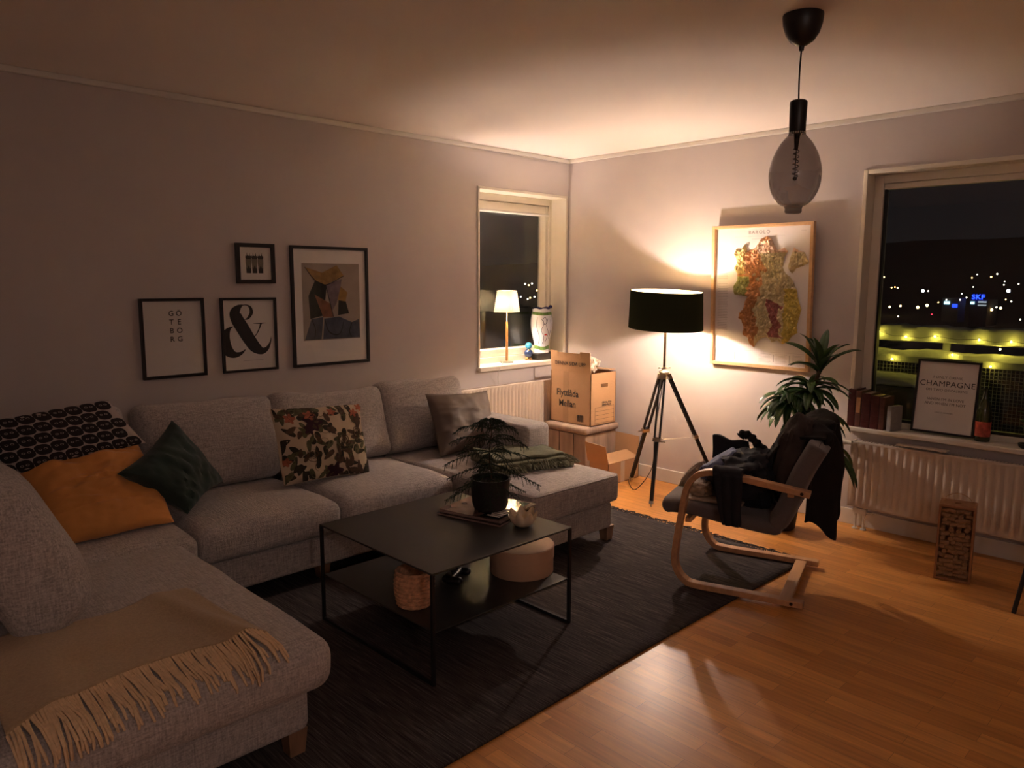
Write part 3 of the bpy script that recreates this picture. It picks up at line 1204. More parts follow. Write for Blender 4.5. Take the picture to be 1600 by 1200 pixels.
# folded olive throw on the right chaise
gt = thing('folded_throw', 'folded olive green fringed throw lying on the right chaise', 'throw blanket', (-1.70, -1.14, .45), R(-16))
for i, (sx, sy, z0, z1, ox, oy) in enumerate(((.50, .40, 0, .026, .02, 0), (.48, .37, .026, .052, -.01, .01), (.46, .33, .052, .075, .0, .02))):
    m_ = MB()
    m_.rbox(-sx / 2 + ox, sx / 2 + ox, -sy / 2 + oy, sy / 2 + oy, z0, z1, .012,
            lambda w, n, h, k=i: Vector((0, 0, .018 * noise.noise(Vector((w.x * 9 + k, w.y * 9, k))))) + lumpy(w, .008, 9, k), .03)
    m_.build('folded_layer', M_greenwool, gt, world=False)
m_ = MB()
for s in (0, 1):
    for i in range(60):
        a = (i + random.random() * .6) / 60
        if s == 0:
            p = Vector((.245 + .01 * random.random(), -.19 + .38 * a, .012 + .05 * random.random()))
            d = Vector((.05 + .03 * random.random(), random.uniform(-.02, .02), 0))
        else:
            p = Vector((-.22 + .44 * a, -.185, .015 + .045 * random.random()))
            d = Vector((random.uniform(-.02, .02), -.045 - .03 * random.random(), 0))
        e = p + d
        e.z = .006 + .012 * random.random()
        m_.tube([p, (p + e) / 2 + Vector((0, 0, .008)), e], [.004, .004, .002], 5)
m_.build('fringe', M_greenwool, gt, world=False, kind='stuff')

# ================================================================= COFFEE TABLE
TX0, TX1, TY0, TY1, TZ = -3.165, -2.382, -2.157, -1.352, .459
ct = thing('coffee_table', 'square black metal coffee table with lower shelf on the rug', 'coffee table', ((TX0 + TX1) / 2, (TY0 + TY1) / 2, .012))
MB().box(TX0, TX1, TY0, TY1, TZ - .008, TZ).build('tabletop', M_table, ct, bevel=.002)
SH = .225
MB().box(TX0 + .014, TX1 - .014, TY0 + .006, TY1 - .006, SH - .006, SH).build('shelf', M_table, ct, bevel=.0015)
for x in (TX0, TX1 - .013):
    for y in (TY0, TY1 - .013):
        MB().box(x, x + .013, y, y + .013, .026, TZ - .008).build('leg', M_blackmetal, ct)
    MB().box(x, x + .013, TY0, TY1, .013, .026).build('foot_bar', M_blackmetal, ct)

# magazines under the pot
rotm = R(-13)


def mag(z0, z1, cx, cy, sx, sy, rot, name, lab, cover, edge):
    t = thing(name, lab, 'magazine', (cx, cy, z0), rot, 'magazines on the coffee table')
    MB().box(-sx / 2, sx / 2, -sy / 2, sy / 2, 0, z1 - z0 - .001).build('pages', edge, t, world=False, bevel=.001)
    MB().box(-sx / 2 - .001, sx / 2 + .001, -sy / 2 - .001, sy / 2 + .001, z1 - z0 - .001, z1 - z0).build('cover', cover, t, world=False)
    return t


mag(.460, .469, -2.50, -1.735, .325, .345, R(14), 'magazine', 'bottom magazine of the stack under the pine pot', M_magblack, M_magred)
mag(.4695, .477, -2.492, -1.728, .315, .335, R(15), 'magazine', 'middle magazine of the stack under the pine pot', M_magred, M_magred)
tm = mag(.4775, .485, -2.495, -1.735, .315, .335, R(13), 'magazine', 'top glossy magazine carrying the pine pot', M_magcover, M_magred)
m_ = MB()
m_.box(-.145, .02, -.155, -.05, .0077, .0079)
m_.box(.06, .145, -.14, .10, .0077, .0079)
m_.build('cover_picture', M_magblack, tm, world=False)
m_ = MB()
for k in range(6):
    m_.box(-.12 + k * .022, -.104 + k * .022, -.14, -.07 - .01 * (k % 2), .0080, .0082)
m_.build('cover_lettering', M_paper, tm, world=False)

# norfolk pine in a charcoal pot
PX, PY, PZ = -2.515, -1.770, .4855
pine = thing('norfolk_pine', 'small dark norfolk pine in a charcoal pot on the coffee table', 'potted plant', (PX, PY, PZ))
MB().lathe([(0, 0), (.062, 0), (.075, .006), (.084, .03), (.090, .10), (.092, .148), (.085, .148), (.082, .125), (0, .125)], (PX, PY, PZ), 40, False).build('pot', M_pot, pine)
MB().lathe([(0, .126), (.0815, .126)], (PX, PY, PZ), 24, False).build('soil', M_soil, pine)
stem = [(PX + .006 * math.sin(i), PY + .004 * math.cos(i * 2), PZ + .12 + i * .030) for i in range(11)]
MB().tube(stem, [.005 - .0003 * i for i in range(11)], 6).build('stem', M_bark, pine)
tiers = [(.375, .165, 5, .045, .3), (.325, .205, 6, .030, .0), (.270, .235, 6, .0, .5), (.215, .245, 6, -.04, .15), (.170, .235, 6, -.07, .7), (.412, .05, 4, .03, .2)]
for ti, (hz, ln, nb, rise, ph) in enumerate(tiers):
    for k in range(nb):
        a = 2 * PI * k / nb + ph + random.uniform(-.2, .2)
        L_ = ln * random.uniform(.78, 1.08)
        dr = Vector((math.cos(a), math.sin(a), 0))
        p0 = Vector((PX, PY, PZ + hz))
        axis = []
        for s in range(13):
            t = s / 12
            axis.append(p0 + dr * L_ * t + Vector((0, 0, rise * .9 * math.sin(t * PI * .6) - .055 * t ** 2.2)))
        m_ = MB()
        m_.tube(axis, [.0026 * (1 - .6 * s / 12) for s in range(13)], 5)
        side = Vector((-dr.y, dr.x, 0))
        # side twigs, each thick with needles
        twigs = [(axis, 1.0)]
        for s in range(2, 12):
            for sg in (-1, 1):
                if random.random() < .12:
                    continue
                tl = .042 * math.sin(PI * (s / 12) ** .8) * random.uniform(.7, 1.1) + .008
                q0 = axis[s]
                q1 = q0 + (side * sg * .75 + dr * .55).normalized() * tl * .6 + Vector((0, 0, -.004))
                q2 = q0 + (side * sg * .60 + dr * .45).normalized() * tl + Vector((0, 0, -.030 * random.random() - .010))
                tw = [q0, q1, q2]
                m_.tube(tw, [.0016, .0013, .0006], 4)
                twigs.append((tw, .8))
        for tw, sc in twigs:
            tot = sum((tw[i + 1] - tw[i]).length for i in range(len(tw) - 1))
            nn = int(tot / .0022)
            for q in range(nn):
                t = q / nn * (len(tw) - 1)
                i = min(int(t), len(tw) - 2)
                b = tw[i].lerp(tw[i + 1], t - i)
                td = (tw[i + 1] - tw[i]).normalized()
                rnd = Vector((random.uniform(-1, 1), random.uniform(-1, 1), random.uniform(-.4, 1)))
                nd = (rnd - td * rnd.dot(td)).normalized() * .7 + td * .7
                ed = nd.normalized() * random.uniform(.006, .009)
                sd_ = td.cross(nd).normalized() * .0013
                vs = [b - sd_, b + sd_, b + ed]
                m_.faces(vs, [(0, 1, 2)])
        m_.build('branch', M_needle, pine)

# small shell bowl on the table
BX, BY = -2.530, -1.998
bw = MB()


def bowl_f(inner):
    def f(u, v):
        a = 2 * PI * u
        t = v
        r = .020 + (.060 - .020) * math.sin(t * PI / 2) ** .8
        fl = 1 + .12 * math.cos(a * 7) * t ** 2
        z = .058 * t ** 1.5 + .012 * math.cos(a * 7) * t ** 3
        if inner:
            r -= .004
            z += .004
        return Vector((BX + r * fl * math.cos(a), BY + r * fl * math.sin(a), TZ + .001 + z))
    return f


bw.grid(84, 14, bowl_f(False), cu=True)
bw.grid(84, 14, bowl_f(True), cu=True)
bw.lathe([(0, .002), (.021, .001)], (BX, BY, TZ), 24, False)
bw.lathe([(0, .007), (.018, .006)], (BX, BY, TZ), 24, False)
bw.build('shell_bowl', M_cream, label='small cream scalloped bowl at the edge of the coffee table', cat='bowl')

# round paper box on the shelf
RBX, RBY = -2.475, -1.937
rb = thing('round_box', 'round light brown lidded box on the lower table shelf', 'storage box', (RBX, RBY, SH))
MB().lathe([(0, 0), (.143, 0), (.145, .003), (.145, .098)], (RBX, RBY, SH + .0005), 64).build('box_body', M_boxpaper, rb)
MB().lathe([(.1475, .072), (.1485, .073), (.1485, .124), (.145, .128), (0, .128)], (RBX, RBY, SH), 64, False).build('lid', M_boxpaper, rb)

# coiled basket
KX, KY = -3.050, -1.893
prof = []
nco = 9
for i in range(nco):
    for s in range(5):
        a = -PI / 2 + PI * s / 4
        t = (i + s / 5) / nco
        r = .066 + .012 * math.sin(t * PI * .9)
        prof.append((r + .0065 * math.cos(a), .009 + i * .0165 + .008 * math.sin(a)))
prof.append((.060, .009 + nco * .0165 - .012))
prof.append((.058, .012))
prof.append((0, .010))
m_ = MB()
m_.lathe([(0, .001)] + prof, (KX, KY, SH), 56, False)
for v in m_.bm.verts:
    a = math.atan2(v.co.y - KY, v.co.x - KX)
    k = .0012 * math.sin(a * 42 + v.co.z * 300)
    v.co.x += k * math.cos(a)
    v.co.y += k * math.sin(a)
m_.build('coiled_basket', M_basket, label='small reddish coiled grass basket on the lower table shelf', cat='basket')

# dark remote controls and cable heap in the shade of the shelf
gm = thing('game_controller', 'small black controller lying on the dark shelf beside the round box', 'game controller', (-2.77, -1.80, SH), R(30))
m_ = MB()
m_.rbox(-.07, .07, -.028, .028, .004, .036, .014, None, .03)
m_.rbox(-.075, -.04, -.065, .01, .002, .034, .015, None, .03)
m_.rbox(.04, .075, -.065, .01, .002, .034, .015, None, .03)
m_.build('shell', M_black_plastic, gm, world=False)
for x in (-.03, .03):
    m_ = MB()
    m_.lathe([(0, .036), (.005, .036), (.005, .044), (.009, .046), (.009, .050), (0, .051)], (x, -.012, 0), 16, False)
    m_.build('thumb_stick', M_black_plastic, gm, world=False)
rc = thing('remote_control', 'slim black remote lying on the dark shelf behind the basket', 'remote control', (-2.86, -1.62, SH), R(-20))
m_ = MB()
m_.rbox(-.022, .022, -.085, .085, .001, .018, .007, None, .03)
m_.build('case', M_black_plastic, rc, world=False)
m_ = MB()
for i in range(3):
    for j in range(6):
        m_.lathe([(0, .018), (.0035, .018), (.003, .0195), (0, .0197)], (-.011 + .011 * i, -.05 + .02 * j, 0), 10, False)
m_.build('buttons', M_greyink, rc, world=False)

# ================================================================= FLOOR LAMP
LX, LY = -.41, -1.272
fl = thing('floor_lamp', 'black wooden tripod floor lamp with a dark green drum shade', 'floor lamp', (LX, LY, 0))
ZT, ZB, RT, RBt = 1.466, 1.212, .246, .255
NS = 72


def tz(x, y):
    """the shade hangs slightly crooked"""
    return -.050 * (x * -.827 + y * -.563) - .035 * (x * .563 + y * -.827)


def shade_shell(r0, r1, z0, z1):
    def f(u, v):
        a = 2 * PI * u
        r = r0 + (r1 - r0) * v
        return Vector((LX + r * math.cos(a), LY + r * math.sin(a), z0 + (z1 - z0) * v + tz(r * math.cos(a), r * math.sin(a))))
    return f


m_ = MB()
m_.grid(NS, 6, shade_shell(RBt, RT, ZB, ZT), cu=True)
for rr, z, s in ((RBt, ZB, 1), (RT, ZT, -1)):
    m_.tube([(LX + (rr - .0008) * math.cos(2 * PI * i / NS), LY + (rr - .0008) * math.sin(2 * PI * i / NS), z + tz(rr * math.cos(2 * PI * i / NS), rr * math.sin(2 * PI * i / NS))) for i in range(NS + 1)], .0016, 6)
m_.build('lamp_shade', M_green_shade, fl, label='dark green fabric drum shade')
m_ = MB()
m_.grid(NS, 6, shade_shell(RBt - .003, RT - .003, ZB + .002, ZT - .002), cu=True)
m_.build('shade_lining', M_gold, fl, label='shiny golden inner lining of the shade')
m_ = MB()
for k in range(3):
    a = 2 * PI * k / 3 + .5
    m_.tube([(LX, LY, 1.235), (LX + .12 * math.cos(a), LY + .12 * math.sin(a), 1.235), (LX + (RBt - .014) * math.cos(a), LY + (RBt - .014) * math.sin(a), 1.228 + tz(RBt * math.cos(a), RBt * math.sin(a)))], .0018, 6)
m_.lathe([(.0, .0), (.02, .0), (.02, .004), (0, .004)], (LX, LY, 1.232), 20)
m_.build('shade_carrier', M_brass, fl)
MB().ball((LX, LY, 1.303), .025, 3).build('light_bulb', M_bulb, fl)
MB().lathe([(0, 1.19), (.017, 1.19), (.017, 1.262), (.013, 1.274), (0, 1.274)], (LX, LY, 0), 20).build('bulb_socket', M_black_plastic, fl)
HUBZ = .915
MB().tube([(LX, LY, HUBZ - .02), (LX, LY, 1.20)], .009, 14).build('pole', M_pole, fl)
m_ = MB()
m_.lathe([(0, -.022), (.030, -.022), (.036, -.015), (.036, -.006), (.022, .004), (.014, .010), (.014, .03), (0, .03)], (LX, LY, HUBZ), 28)
m_.tube([(LX - .03, LY + .02, HUBZ + .022), (LX + .03, LY - .02, HUBZ + .022)], .004, 8)
m_.ball((LX - .033, LY + .022, HUBZ + .022), .007)
m_.ball((LX + .033, LY - .022, HUBZ + .022), .007)
m_.build('hub', M_brass, fl)
feet = [(-.628, -1.347), (-.190, -.844), (-.06, -1.56)]
mids = []
for (fx, fy) in feet:
    foot = Vector((fx, fy, .0))
    dh = Vector((fx - LX, fy - LY, 0))
    dh.normalize()
    sdv = Vector((-dh.y, dh.x, 0))
    top = Vector((LX, LY, HUBZ - .035)) + dh * .035
    mid = top.lerp(foot, .50)
    low = top.lerp(foot, .955)
    mids.append(mid)
    lg = MB()
    axis = (foot - top).normalized()
    nup = axis.cross(sdv)
    for s in (-1, 1):
        lg.bar(top + sdv * s * .018, mid + sdv * s * .018, .011, .022, nup)
    lg.bar(top.lerp(foot, .47), low, .024, .024, nup)
    g = lg.build('leg', M_blackwood, fl, bevel=.0015)
    m_ = MB()
    m_.bar(top.lerp(foot, .475), top.lerp(foot, .505), .056, .030, nup)
    m_.tube([mid + sdv * .028, mid + sdv * .052], .004, 8)
    m_.ball(mid + sdv * .054, .007)
    m_.build('leg_clamp', M_brass, g, label='metal clamp with thumb screw')
    MB().bar(top - axis * .016, top + axis * .02, .052, .026, nup).build('leg_hinge', M_brass, g)
    m_ = MB()
    m_.bar(low, top.lerp(foot, .978), .027, .027, nup)
    m_.tube([top.lerp(foot, .975), foot + Vector((0, 0, .001))], [.006, .003], 8)
    m_.build('foot_tip', M_steel, g)
m_ = MB()
ctr = Vector((LX, LY, sum(m.z for m in mids) / 3 - .01))
for m in mids:
    m_.tube([ctr, m], .0022, 6)
m_.ball(ctr, .007)
m_.build('spreader_rods', M_steel, fl)
crd = spline([(LX, LY, HUBZ - .03), (LX + .01, LY + .03, .72), (LX - .02, LY + .05, .45), (LX + .03, LY + .10, .2), (LX - .01, LY + .20, .03), (LX + .12, LY + .36, .006), (-.03, -.70, .006)], 8)
MB().tube(crd, .0028, 6).build('cord', M_black_plastic, fl)

# ================================================================= PICTURES ON THE LEFT WALL
def wall_picture(name, label, x0, x1, z0, z1, bw_, depth=.022, passep=0.0):
    t = thing(name, label, 'framed picture', ((x0 + x1) / 2, -.001, z0), 0, 'black framed pictures above the sofa')
    m = MB()
    m.box(x0, x0 + bw_, -depth, -.001, z0, z1)
    m.box(x1 - bw_, x1, -depth, -.001, z0, z1)
    m.box(x0 + bw_, x1 - bw_, -depth, -.001, z0, z0 + bw_)
    m.box(x0 + bw_, x1 - bw_, -depth, -.001, z1 - bw_, z1)
    m.build('frame', M_frame_black, t, bevel=.0015)
    MB().box(x0 + bw_ - .002, x1 - bw_ + .002, -.008, -.002, z0 + bw_ - .002, z1 - bw_ + .002).build('paper', M_paper, t)
    MB().box(x0 + bw_ - .001, x1 - bw_ + .001, -.0135, -.0125, z0 + bw_ - .001, z1 - bw_ + .001).build('glass', M_picglass, t)
    return t


goth = wall_picture('framed_word_print', 'black framed white print reading GÖTEBORG in small letters, leftmost picture', -3.427, -3.082, .998, 1.434, .016)
rows_ = [('G', 'Ö'), ('T', 'E'), ('B', 'O'), ('R', 'G')]
for i, rw in enumerate(rows_):
    for j, ch in enumerate(rw):
        text_part('printed_letter', ch, .040, (-3.262 + .042 * j, -.0082, 1.350 - i * .047), (1, 0, 0), (0, 0, 1), M_ink, goth, bold=.0004)

amp = wall_picture('framed_ampersand_print', 'black framed print of a giant black ampersand', -2.988, -2.648, .998, 1.431, .014)
ax0, ax1, az0, az1 = -2.974, -2.662, 1.012, 1.417


def amp_map(off):
    def f(px, py):  # drawing grid 0..410 wide, 0..570 high, y down
        return Vector((ax0 + (ax1 - ax0) * px / 410, -.0082 - off, az1 - (az1 - az0) * py / 570))
    return f


m_ = MB()
ribbon2d(m_, [(232, 150, 4), (205, 185, 14), (165, 150, 6), (158, 100, 7), (178, 60, 6), (170, 55, 5)], amp_map(.0006), 10)
m_.bm.clear()
# upper loop: thin inner-left hairline, heavy right side
ribbon2d(m_, [(170, 158, 4), (195, 150, 18), (218, 120, 26), (226, 95, 28), (218, 62, 22), (195, 42, 10), (165, 40, 8), (135, 50, 10), (115, 65, 22)], amp_map(.0006), 10)
# main diagonal, swelling then tapering to the hooked tail
ribbon2d(m_, [(160, 38, 6), (125, 58, 45), (96, 100, 84), (110, 155, 100), (150, 230, 104), (200, 322, 100), (245, 390, 92), (295, 424, 62), (335, 414, 38), (362, 380, 20), (376, 342, 10), (380, 312, 3)], amp_map(.0003), 12)
# lower left bowl, cut off by the frame edge
ribbon2d(m_, [(78, 213, 4), (50, 225, 20), (20, 262, 58), (2, 320, 92), (10, 380, 96), (45, 426, 74), (85, 444, 48), (130, 434, 26), (165, 406, 6)], amp_map(.0009), 12, clampu=(1, 409))
# serif arm
ribbon2d(m_, [(238, 192, 3), (290, 194, 8), (345, 192, 3)], amp_map(.0006), 6)
ribbon2d(m_, [(300, 194, 16), (285, 235, 10), (262, 280, 8), (240, 305, 4)], amp_map(.0012), 8)
m_.build('printed_ampersand', M_ink, amp)
MB().box(-2.86, -2.74, -.0086, -.0082, 1.062, 1.0635).build('printed_caption', M_greyink, amp)

sm = wall_picture('framed_small_print', 'small square black framed print of three dark fish shapes', -2.884, -2.645, 1.513, 1.746, .023)
m_ = MB()
m2 = MB()
M_olive = mat('print_olive_grey', (0.20, 0.18, 0.13), .8, var=.2)
for k in range(3):
    cx = -2.806 + k * .037
    mp = lambda u, v, c=cx: Vector((c + u * .0195, -.0084, 1.63 + v * .058))
    poly2d(m2, spline([(-.9, .4), (-.8, -.3), (-.55, -.6), (.55, -.6), (.8, -.3), (.9, .4), (.5, .7), (-.5, .7)], 4, True), mp)
    mp2 = lambda u, v, c=cx: Vector((c + u * .0195, -.0088, 1.63 + v * .058))
    poly2d(m_, [(-.95, .55), (-.6, .42), (.6, .42), (.95, .55), (.85, .8), (.55, .72), (.45, 1.08), (.2, .76), (-.2, .76), (-.45, 1.08), (-.55, .72), (-.85, .8)], mp2)
    m_.build('printed_head', M_ink, sm)
    m_ = MB()
    poly2d(m_, [(-.8, -.35), (-.45, -.55), (0, -.2), (.45, -.55), (.8, -.35), (.75, -.98), (-.75, -.98)], mp2)
    m_.build('printed_tail', M_ink, sm)
    m_ = MB()
    m2.build('printed_body', M_olive, sm)
    m2 = MB()

pf_ = wall_picture('framed_abstract_print', 'tallest black framed print, a muted abstract of angular blue and ochre shapes', -2.544, -1.992, .996, 1.743, .018)
ix0, ix1, iz0, iz1 = -2.468, -2.056, 1.158, 1.638
MB().box(ix0, ix1, -.0086, -.0081, iz0, iz1).build('printed_ground', mat('print_grey_beige', (0.40, 0.33, 0.27), .7, var=.1, scale=12), pf_)


def imap(off):
    return lambda u, v: Vector((ix0 + (ix1 - ix0) * u, -.0086 - off, iz1 - (iz1 - iz0) * v))


for nm, c, polys, off in (
    ('printed_blue_shapes', (0.075, 0.085, 0.115), [[(.02, .99), (.14, .72), (.34, .70), (.30, .99)], [(.33, .99), (.36, .72), (.62, .70), (.85, .78), (.98, .74), (.99, .99)]], .0004),
    ('printed_dark_shapes', (0.018, 0.018, 0.014), [[(.10, .42), (.22, .22), (.42, .26), (.38, .50), (.34, .68), (.12, .72)], [(.62, .45), (.74, .48), (.80, .66), (.60, .68)]], .0007),
    ('printed_ochre_shapes', (0.34, 0.20, 0.06), [[(.05, .05), (.34, .12), (.60, .02), (.72, .16), (.40, .28), (.22, .22)], [(.66, .30), (.78, .38), (.74, .50), (.60, .48)]], .0010),
    ('printed_rust_shapes', (0.26, 0.11, 0.06), [[(.20, .40), (.46, .52), (.52, .70), (.34, .70)], ], .0013),
    ('printed_mauve_shapes', (0.20, 0.15, 0.17), [[(.40, .28), (.68, .20), (.66, .30), (.58, .52), (.50, .62), (.44, .46)], ], .0016),
):
    m_ = MB()
    for p in polys:
        poly2d(m_, p, imap(off))
    m_.build(nm, mat(nm + '_ink', c, .7, var=.3, scale=25), pf_)
m_ = MB()
for ln in ([(.14, .72, .012), (.20, .85, .014), (.18, .98, .01)], [(.36, .72, .01), (.44, .90, .016), (.62, .93, .012), (.70, .76, .01)], [(.05, .05, .008), (.22, .22, .014), (.40, .28, .012), (.72, .16, .008)],
           [(.40, .28, .008), (.46, .5, .014), (.52, .70, .01)], [(.85, .78, .01), (.80, .9, .014), (.84, .98, .01)]):
    ribbon2d(m_, ln, imap(.0019), 6)
m_.build('printed_contours', M_ink, pf_)

# ================================================================= RELIEF MAP ON THE RIGHT WALL
MY0, MY1, MZ0, MZ1 = -1.402, -2.127, .950, 1.914
mp_ = thing('relief_map', 'birch framed relief map headed BAROLO behind the floor lamp', 'framed map', (-.02, (MY0 + MY1) / 2, MZ0))
TILT = R(2.0)
MD = .034


def mapP(u, v, d):
    """u 0..1 left to right seen from the room, v 0..1 bottom to top, d out of the wall"""
    h = (MZ1 - MZ0) * v
    return Vector((-.004 - d - h * math.sin(TILT), MY0 + (MY1 - MY0) * u, MZ0 + h * math.cos(TILT)))


def mbox(m, u0, u1, v0, v1, d0, d1):
    vs = [mapP(u, v, d) for u in (u0, u1) for v in (v0, v1) for d in (d0, d1)]
    m.faces(vs, [(0, 1, 3, 2), (4, 6, 7, 5), (0, 4, 5, 1), (2, 3, 7, 6), (0, 2, 6, 4), (1, 5, 7, 3)], False)


bu, bv = .022 / .725, .022 / .964
m_ = MB()
mbox(m_, 0, bu, 0, 1, 0, MD)
mbox(m_, 1 - bu, 1, 0, 1, 0, MD)
mbox(m_, bu, 1 - bu, 0, bv, 0, MD)
mbox(m_, bu, 1 - bu, 1 - bv, 1, 0, MD)
m_.build('frame', M_frame_birch, mp_, bevel=.002)
m_ = MB()
mbox(m_, bu, 1 - bu, bv, 1 - bv, .002, .006)
m_.build('paper', M_paper2, mp_)
# the raised relief: outline in (u, v)
outl = [(.20, .80), (.22, .835), (.27, .825), (.31, .865), (.34, .82), (.40, .83), (.44, .865), (.47, .90), (.53, .915), (.58, .895), (.60, .85), (.64, .82), (.70, .835), (.735, .81), (.70, .77),
        (.69, .70), (.72, .66), (.76, .64), (.80, .60), (.83, .55), (.85, .48), (.88, .42), (.86, .36), (.84, .31), (.85, .26), (.80, .235), (.77, .20), (.71, .175), (.66, .20), (.61, .185),
        (.58, .21), (.55, .22), (.50, .205), (.46, .18), (.43, .14), (.38, .165), (.36, .21), (.31, .225), (.32, .28), (.295, .33), (.26, .345), (.27, .385), (.31, .41), (.32, .46), (.35, .50),
        (.21, .515), (.20, .57), (.24, .615), (.24, .66), (.20, .70), (.23, .735), (.22, .77)]
outl = [(u_ + .02, v_) for u_, v_ in outl]
isle = [(.76, .70), (.78, .77), (.81, .835), (.86, .81), (.91, .80), (.93, .76), (.955, .735), (.90, .71), (.84, .695), (.80, .66)]


def inside(p, poly):
    c = False
    j = len(poly) - 1
    for i in range(len(poly)):
        if (poly[i][1] > p[1]) != (poly[j][1] > p[1]) and p[0] < (poly[j][0] - poly[i][0]) * (p[1] - poly[i][1]) / (poly[j][1] - poly[i][1]) + poly[i][0]:
            c = not c
        j = i
    return c


def edist(p, poly):
    best = 9
    j = len(poly) - 1
    for i in range(len(poly)):
        ax, ay, bx, by = *poly[j], *poly[i]
        dx, dy = bx - ax, by - ay
        t = max(0, min(1, ((p[0] - ax) * dx + (p[1] - ay) * dy) / (dx * dx + dy * dy + 1e-12)))
        best = min(best, math.hypot(p[0] - ax - t * dx, (p[1] - ay - t * dy) * 1.33))
        j = i
    return best


m_ = MB()
cl = m_.bm.loops.layers.float_color.new('tint')
NU, NV = 210, 260
vd = {}


def tint(u, v):
    q = 2.4 * noise.noise(Vector((u * 6, v * 9, 3)))
    u = u + .03 * noise.noise(Vector((u * 20, v * 24, 8)))
    q2 = noise.noise(Vector((u * 30, v * 40, 7)))
    if v < .64 and u < .40 and v > .5 and u + q * .05 < .37:
        c = (.40, .42, .16)
    elif v > .66 and u < .35:
        c = (.62, .48, .20)
    elif u < .50 + q * .06 and v > .5:
        c = (.66, .33, .15)
    elif u < .46 + q * .05 and v <= .5:
        c = (.52, .25, .10)
    elif abs(u - .655 + q * .04) < .05 and .22 < v < .46 + q * .05:
        c = (.42, .15, .13)
    elif u > .74 and v < .56:
        c = (.66, .52, .12)
    elif v > .80:
        c = (.74, .52, .36)
    else:
        c = (.64, .54, .32)
    k = 1 + .25 * q2
    return tuple(x * k for x in c) + (1,)


def hgt(u, v, poly):
    e = min(1, edist((u, v), poly) / .018)
    r = noise.noise(Vector((u * 14, v * 9, 0))) * .5 + abs(noise.noise(Vector((u * 26, v * 30, 5)))) * .9 + abs(noise.noise(Vector((u * 55 + v * 20, v * 50, 9)))) * .35
    r += abs(noise.noise(Vector((u * 80 + 3, v * 34 - u * 25, 2)))) * .9
    return .0065 + e ** .6 * (.006 + .022 * max(0, .1 + r))


for poly in (outl, isle):
    us = [p[0] for p in poly]
    vs_ = [p[1] for p in poly]
    iu0, iu1 = int(min(us) * NU), int(max(us) * NU) + 1
    iv0, iv1 = int(min(vs_) * NV), int(max(vs_) * NV) + 1
    vd = {}

    def gv(i, j):
        if (i, j) not in vd:
            u, v = i / NU, j / NV
            ins = inside((u, v), poly)
            vd[(i, j)] = m_.bm.verts.new(mapP(u, v, hgt(u, v, poly) if ins else .0062))
        return vd[(i, j)]
    for i in range(iu0, iu1):
        for j in range(iv0, iv1):
            if inside(((i + .5) / NU, (j + .5) / NV), poly):
                f = m_.bm.faces.new((gv(i, j), gv(i + 1, j), gv(i + 1, j + 1), gv(i, j + 1)))
                f.smooth = True
                for l, (a, b) in zip(f.loops, ((i, j), (i + 1, j), (i + 1, j + 1), (i, j + 1))):
                    l[cl] = tint(a / NU, b / NV)
M_relief, t_, b_ = nt('tinted_relief')
vc = t_.nodes.new('ShaderNodeVertexColor')
vc.layer_name = 'tint'
t_.links.new(vc.outputs[0], b_.inputs['Base Color'])
b_.inputs['Roughness'].default_value = .5
m_.build('raised_relief', M_relief, mp_)
rt_, up_ = (mapP(1, 0, 0) - mapP(0, 0, 0)).normalized(), (mapP(0, 1, 0) - mapP(0, 0, 0)).normalized()
text_part('printed_title', 'BAROLO', .034, mapP(.47, .945, .0062), rt_, up_, M_greyink, mp_, spacing=1.25)
m_ = MB()


def line(u0, u1, v, th_=.0016):
    mbox(m_, u0, u1, v, v + th_, .0061, .0064)


line(.22, .72, .918, .001)
line(.40, .60, .900, .0022)
line(.87, .92, .945, .0014)
for k in range(46):
    if 14 < k < 17:
        continue
    line(.055 + .003 * (k % 2), .165 - .01 * ((k * 7) % 5) / 5, .79 - k * .0118, .0028)
line(.05, .95, .115, .0012)
for c0, c1 in ((.06, .21), (.50, .62), (.66, .78), (.83, .93)):
    for k in range(8):
        line(c0, c1 - .02 * ((k * 5) % 3) / 3, .100 - k * .0085, .0022)
for u0 in (.245, .645, .80):
    mbox(m_, u0, u0 + .008, .045, .10, .0061, .0066)
mbox(m_, .90, .935, .145, .163, .0061, .0066)
m_.build('printed_lines', mat('map_text_grey', (0.42, 0.39, 0.40), .7, var=.05), mp_)

# ================================================================= SMALL WINDOW SILL
SZ = WZ0 + .008
wl = thing('table_lamp', 'lit cream shaded table lamp with wooden stem on the small window sill', 'table lamp', (-.615, .095, SZ))
lx, ly = -.615, .095
MB().lathe([(0, 0), (.052, 0), (.055, .004), (.052, .010), (.012, .014), (0, .014)], (lx, ly, SZ), 40).build('base', M_steel, wl)
MB().lathe([(.0095, .014), (.0105, .06), (.011, .25), (.009, .315), (.006, .33)], (lx, ly, SZ), 20).build('stem', M_lampwood, wl)
MB().lathe([(.0045, .33), (.0045, .40), (.014, .402), (.014, .44), (0, .44)], (lx, ly, SZ), 20).build('neck', M_white_plastic, wl)


def sq_shade(r0, r1, z0, z1):
    pts = []
    m = MB()
    n = 64

    def f(u, v):
        a = 2 * PI * u
        c, s = math.cos(a), math.sin(a)
        k = (abs(c) ** 9 + abs(s) ** 9) ** (-1 / 9)
        r = (r0 + (r1 - r0) * v) * k
        a2 = R(20)
        X, Y = r * c, r * s
        return Vector((lx + X * math.cos(a2) - Y * math.sin(a2), ly + X * math.sin(a2) + Y * math.cos(a2), z0 + (z1 - z0) * v))
    m.grid(n, 6, f, cu=True)
    return m


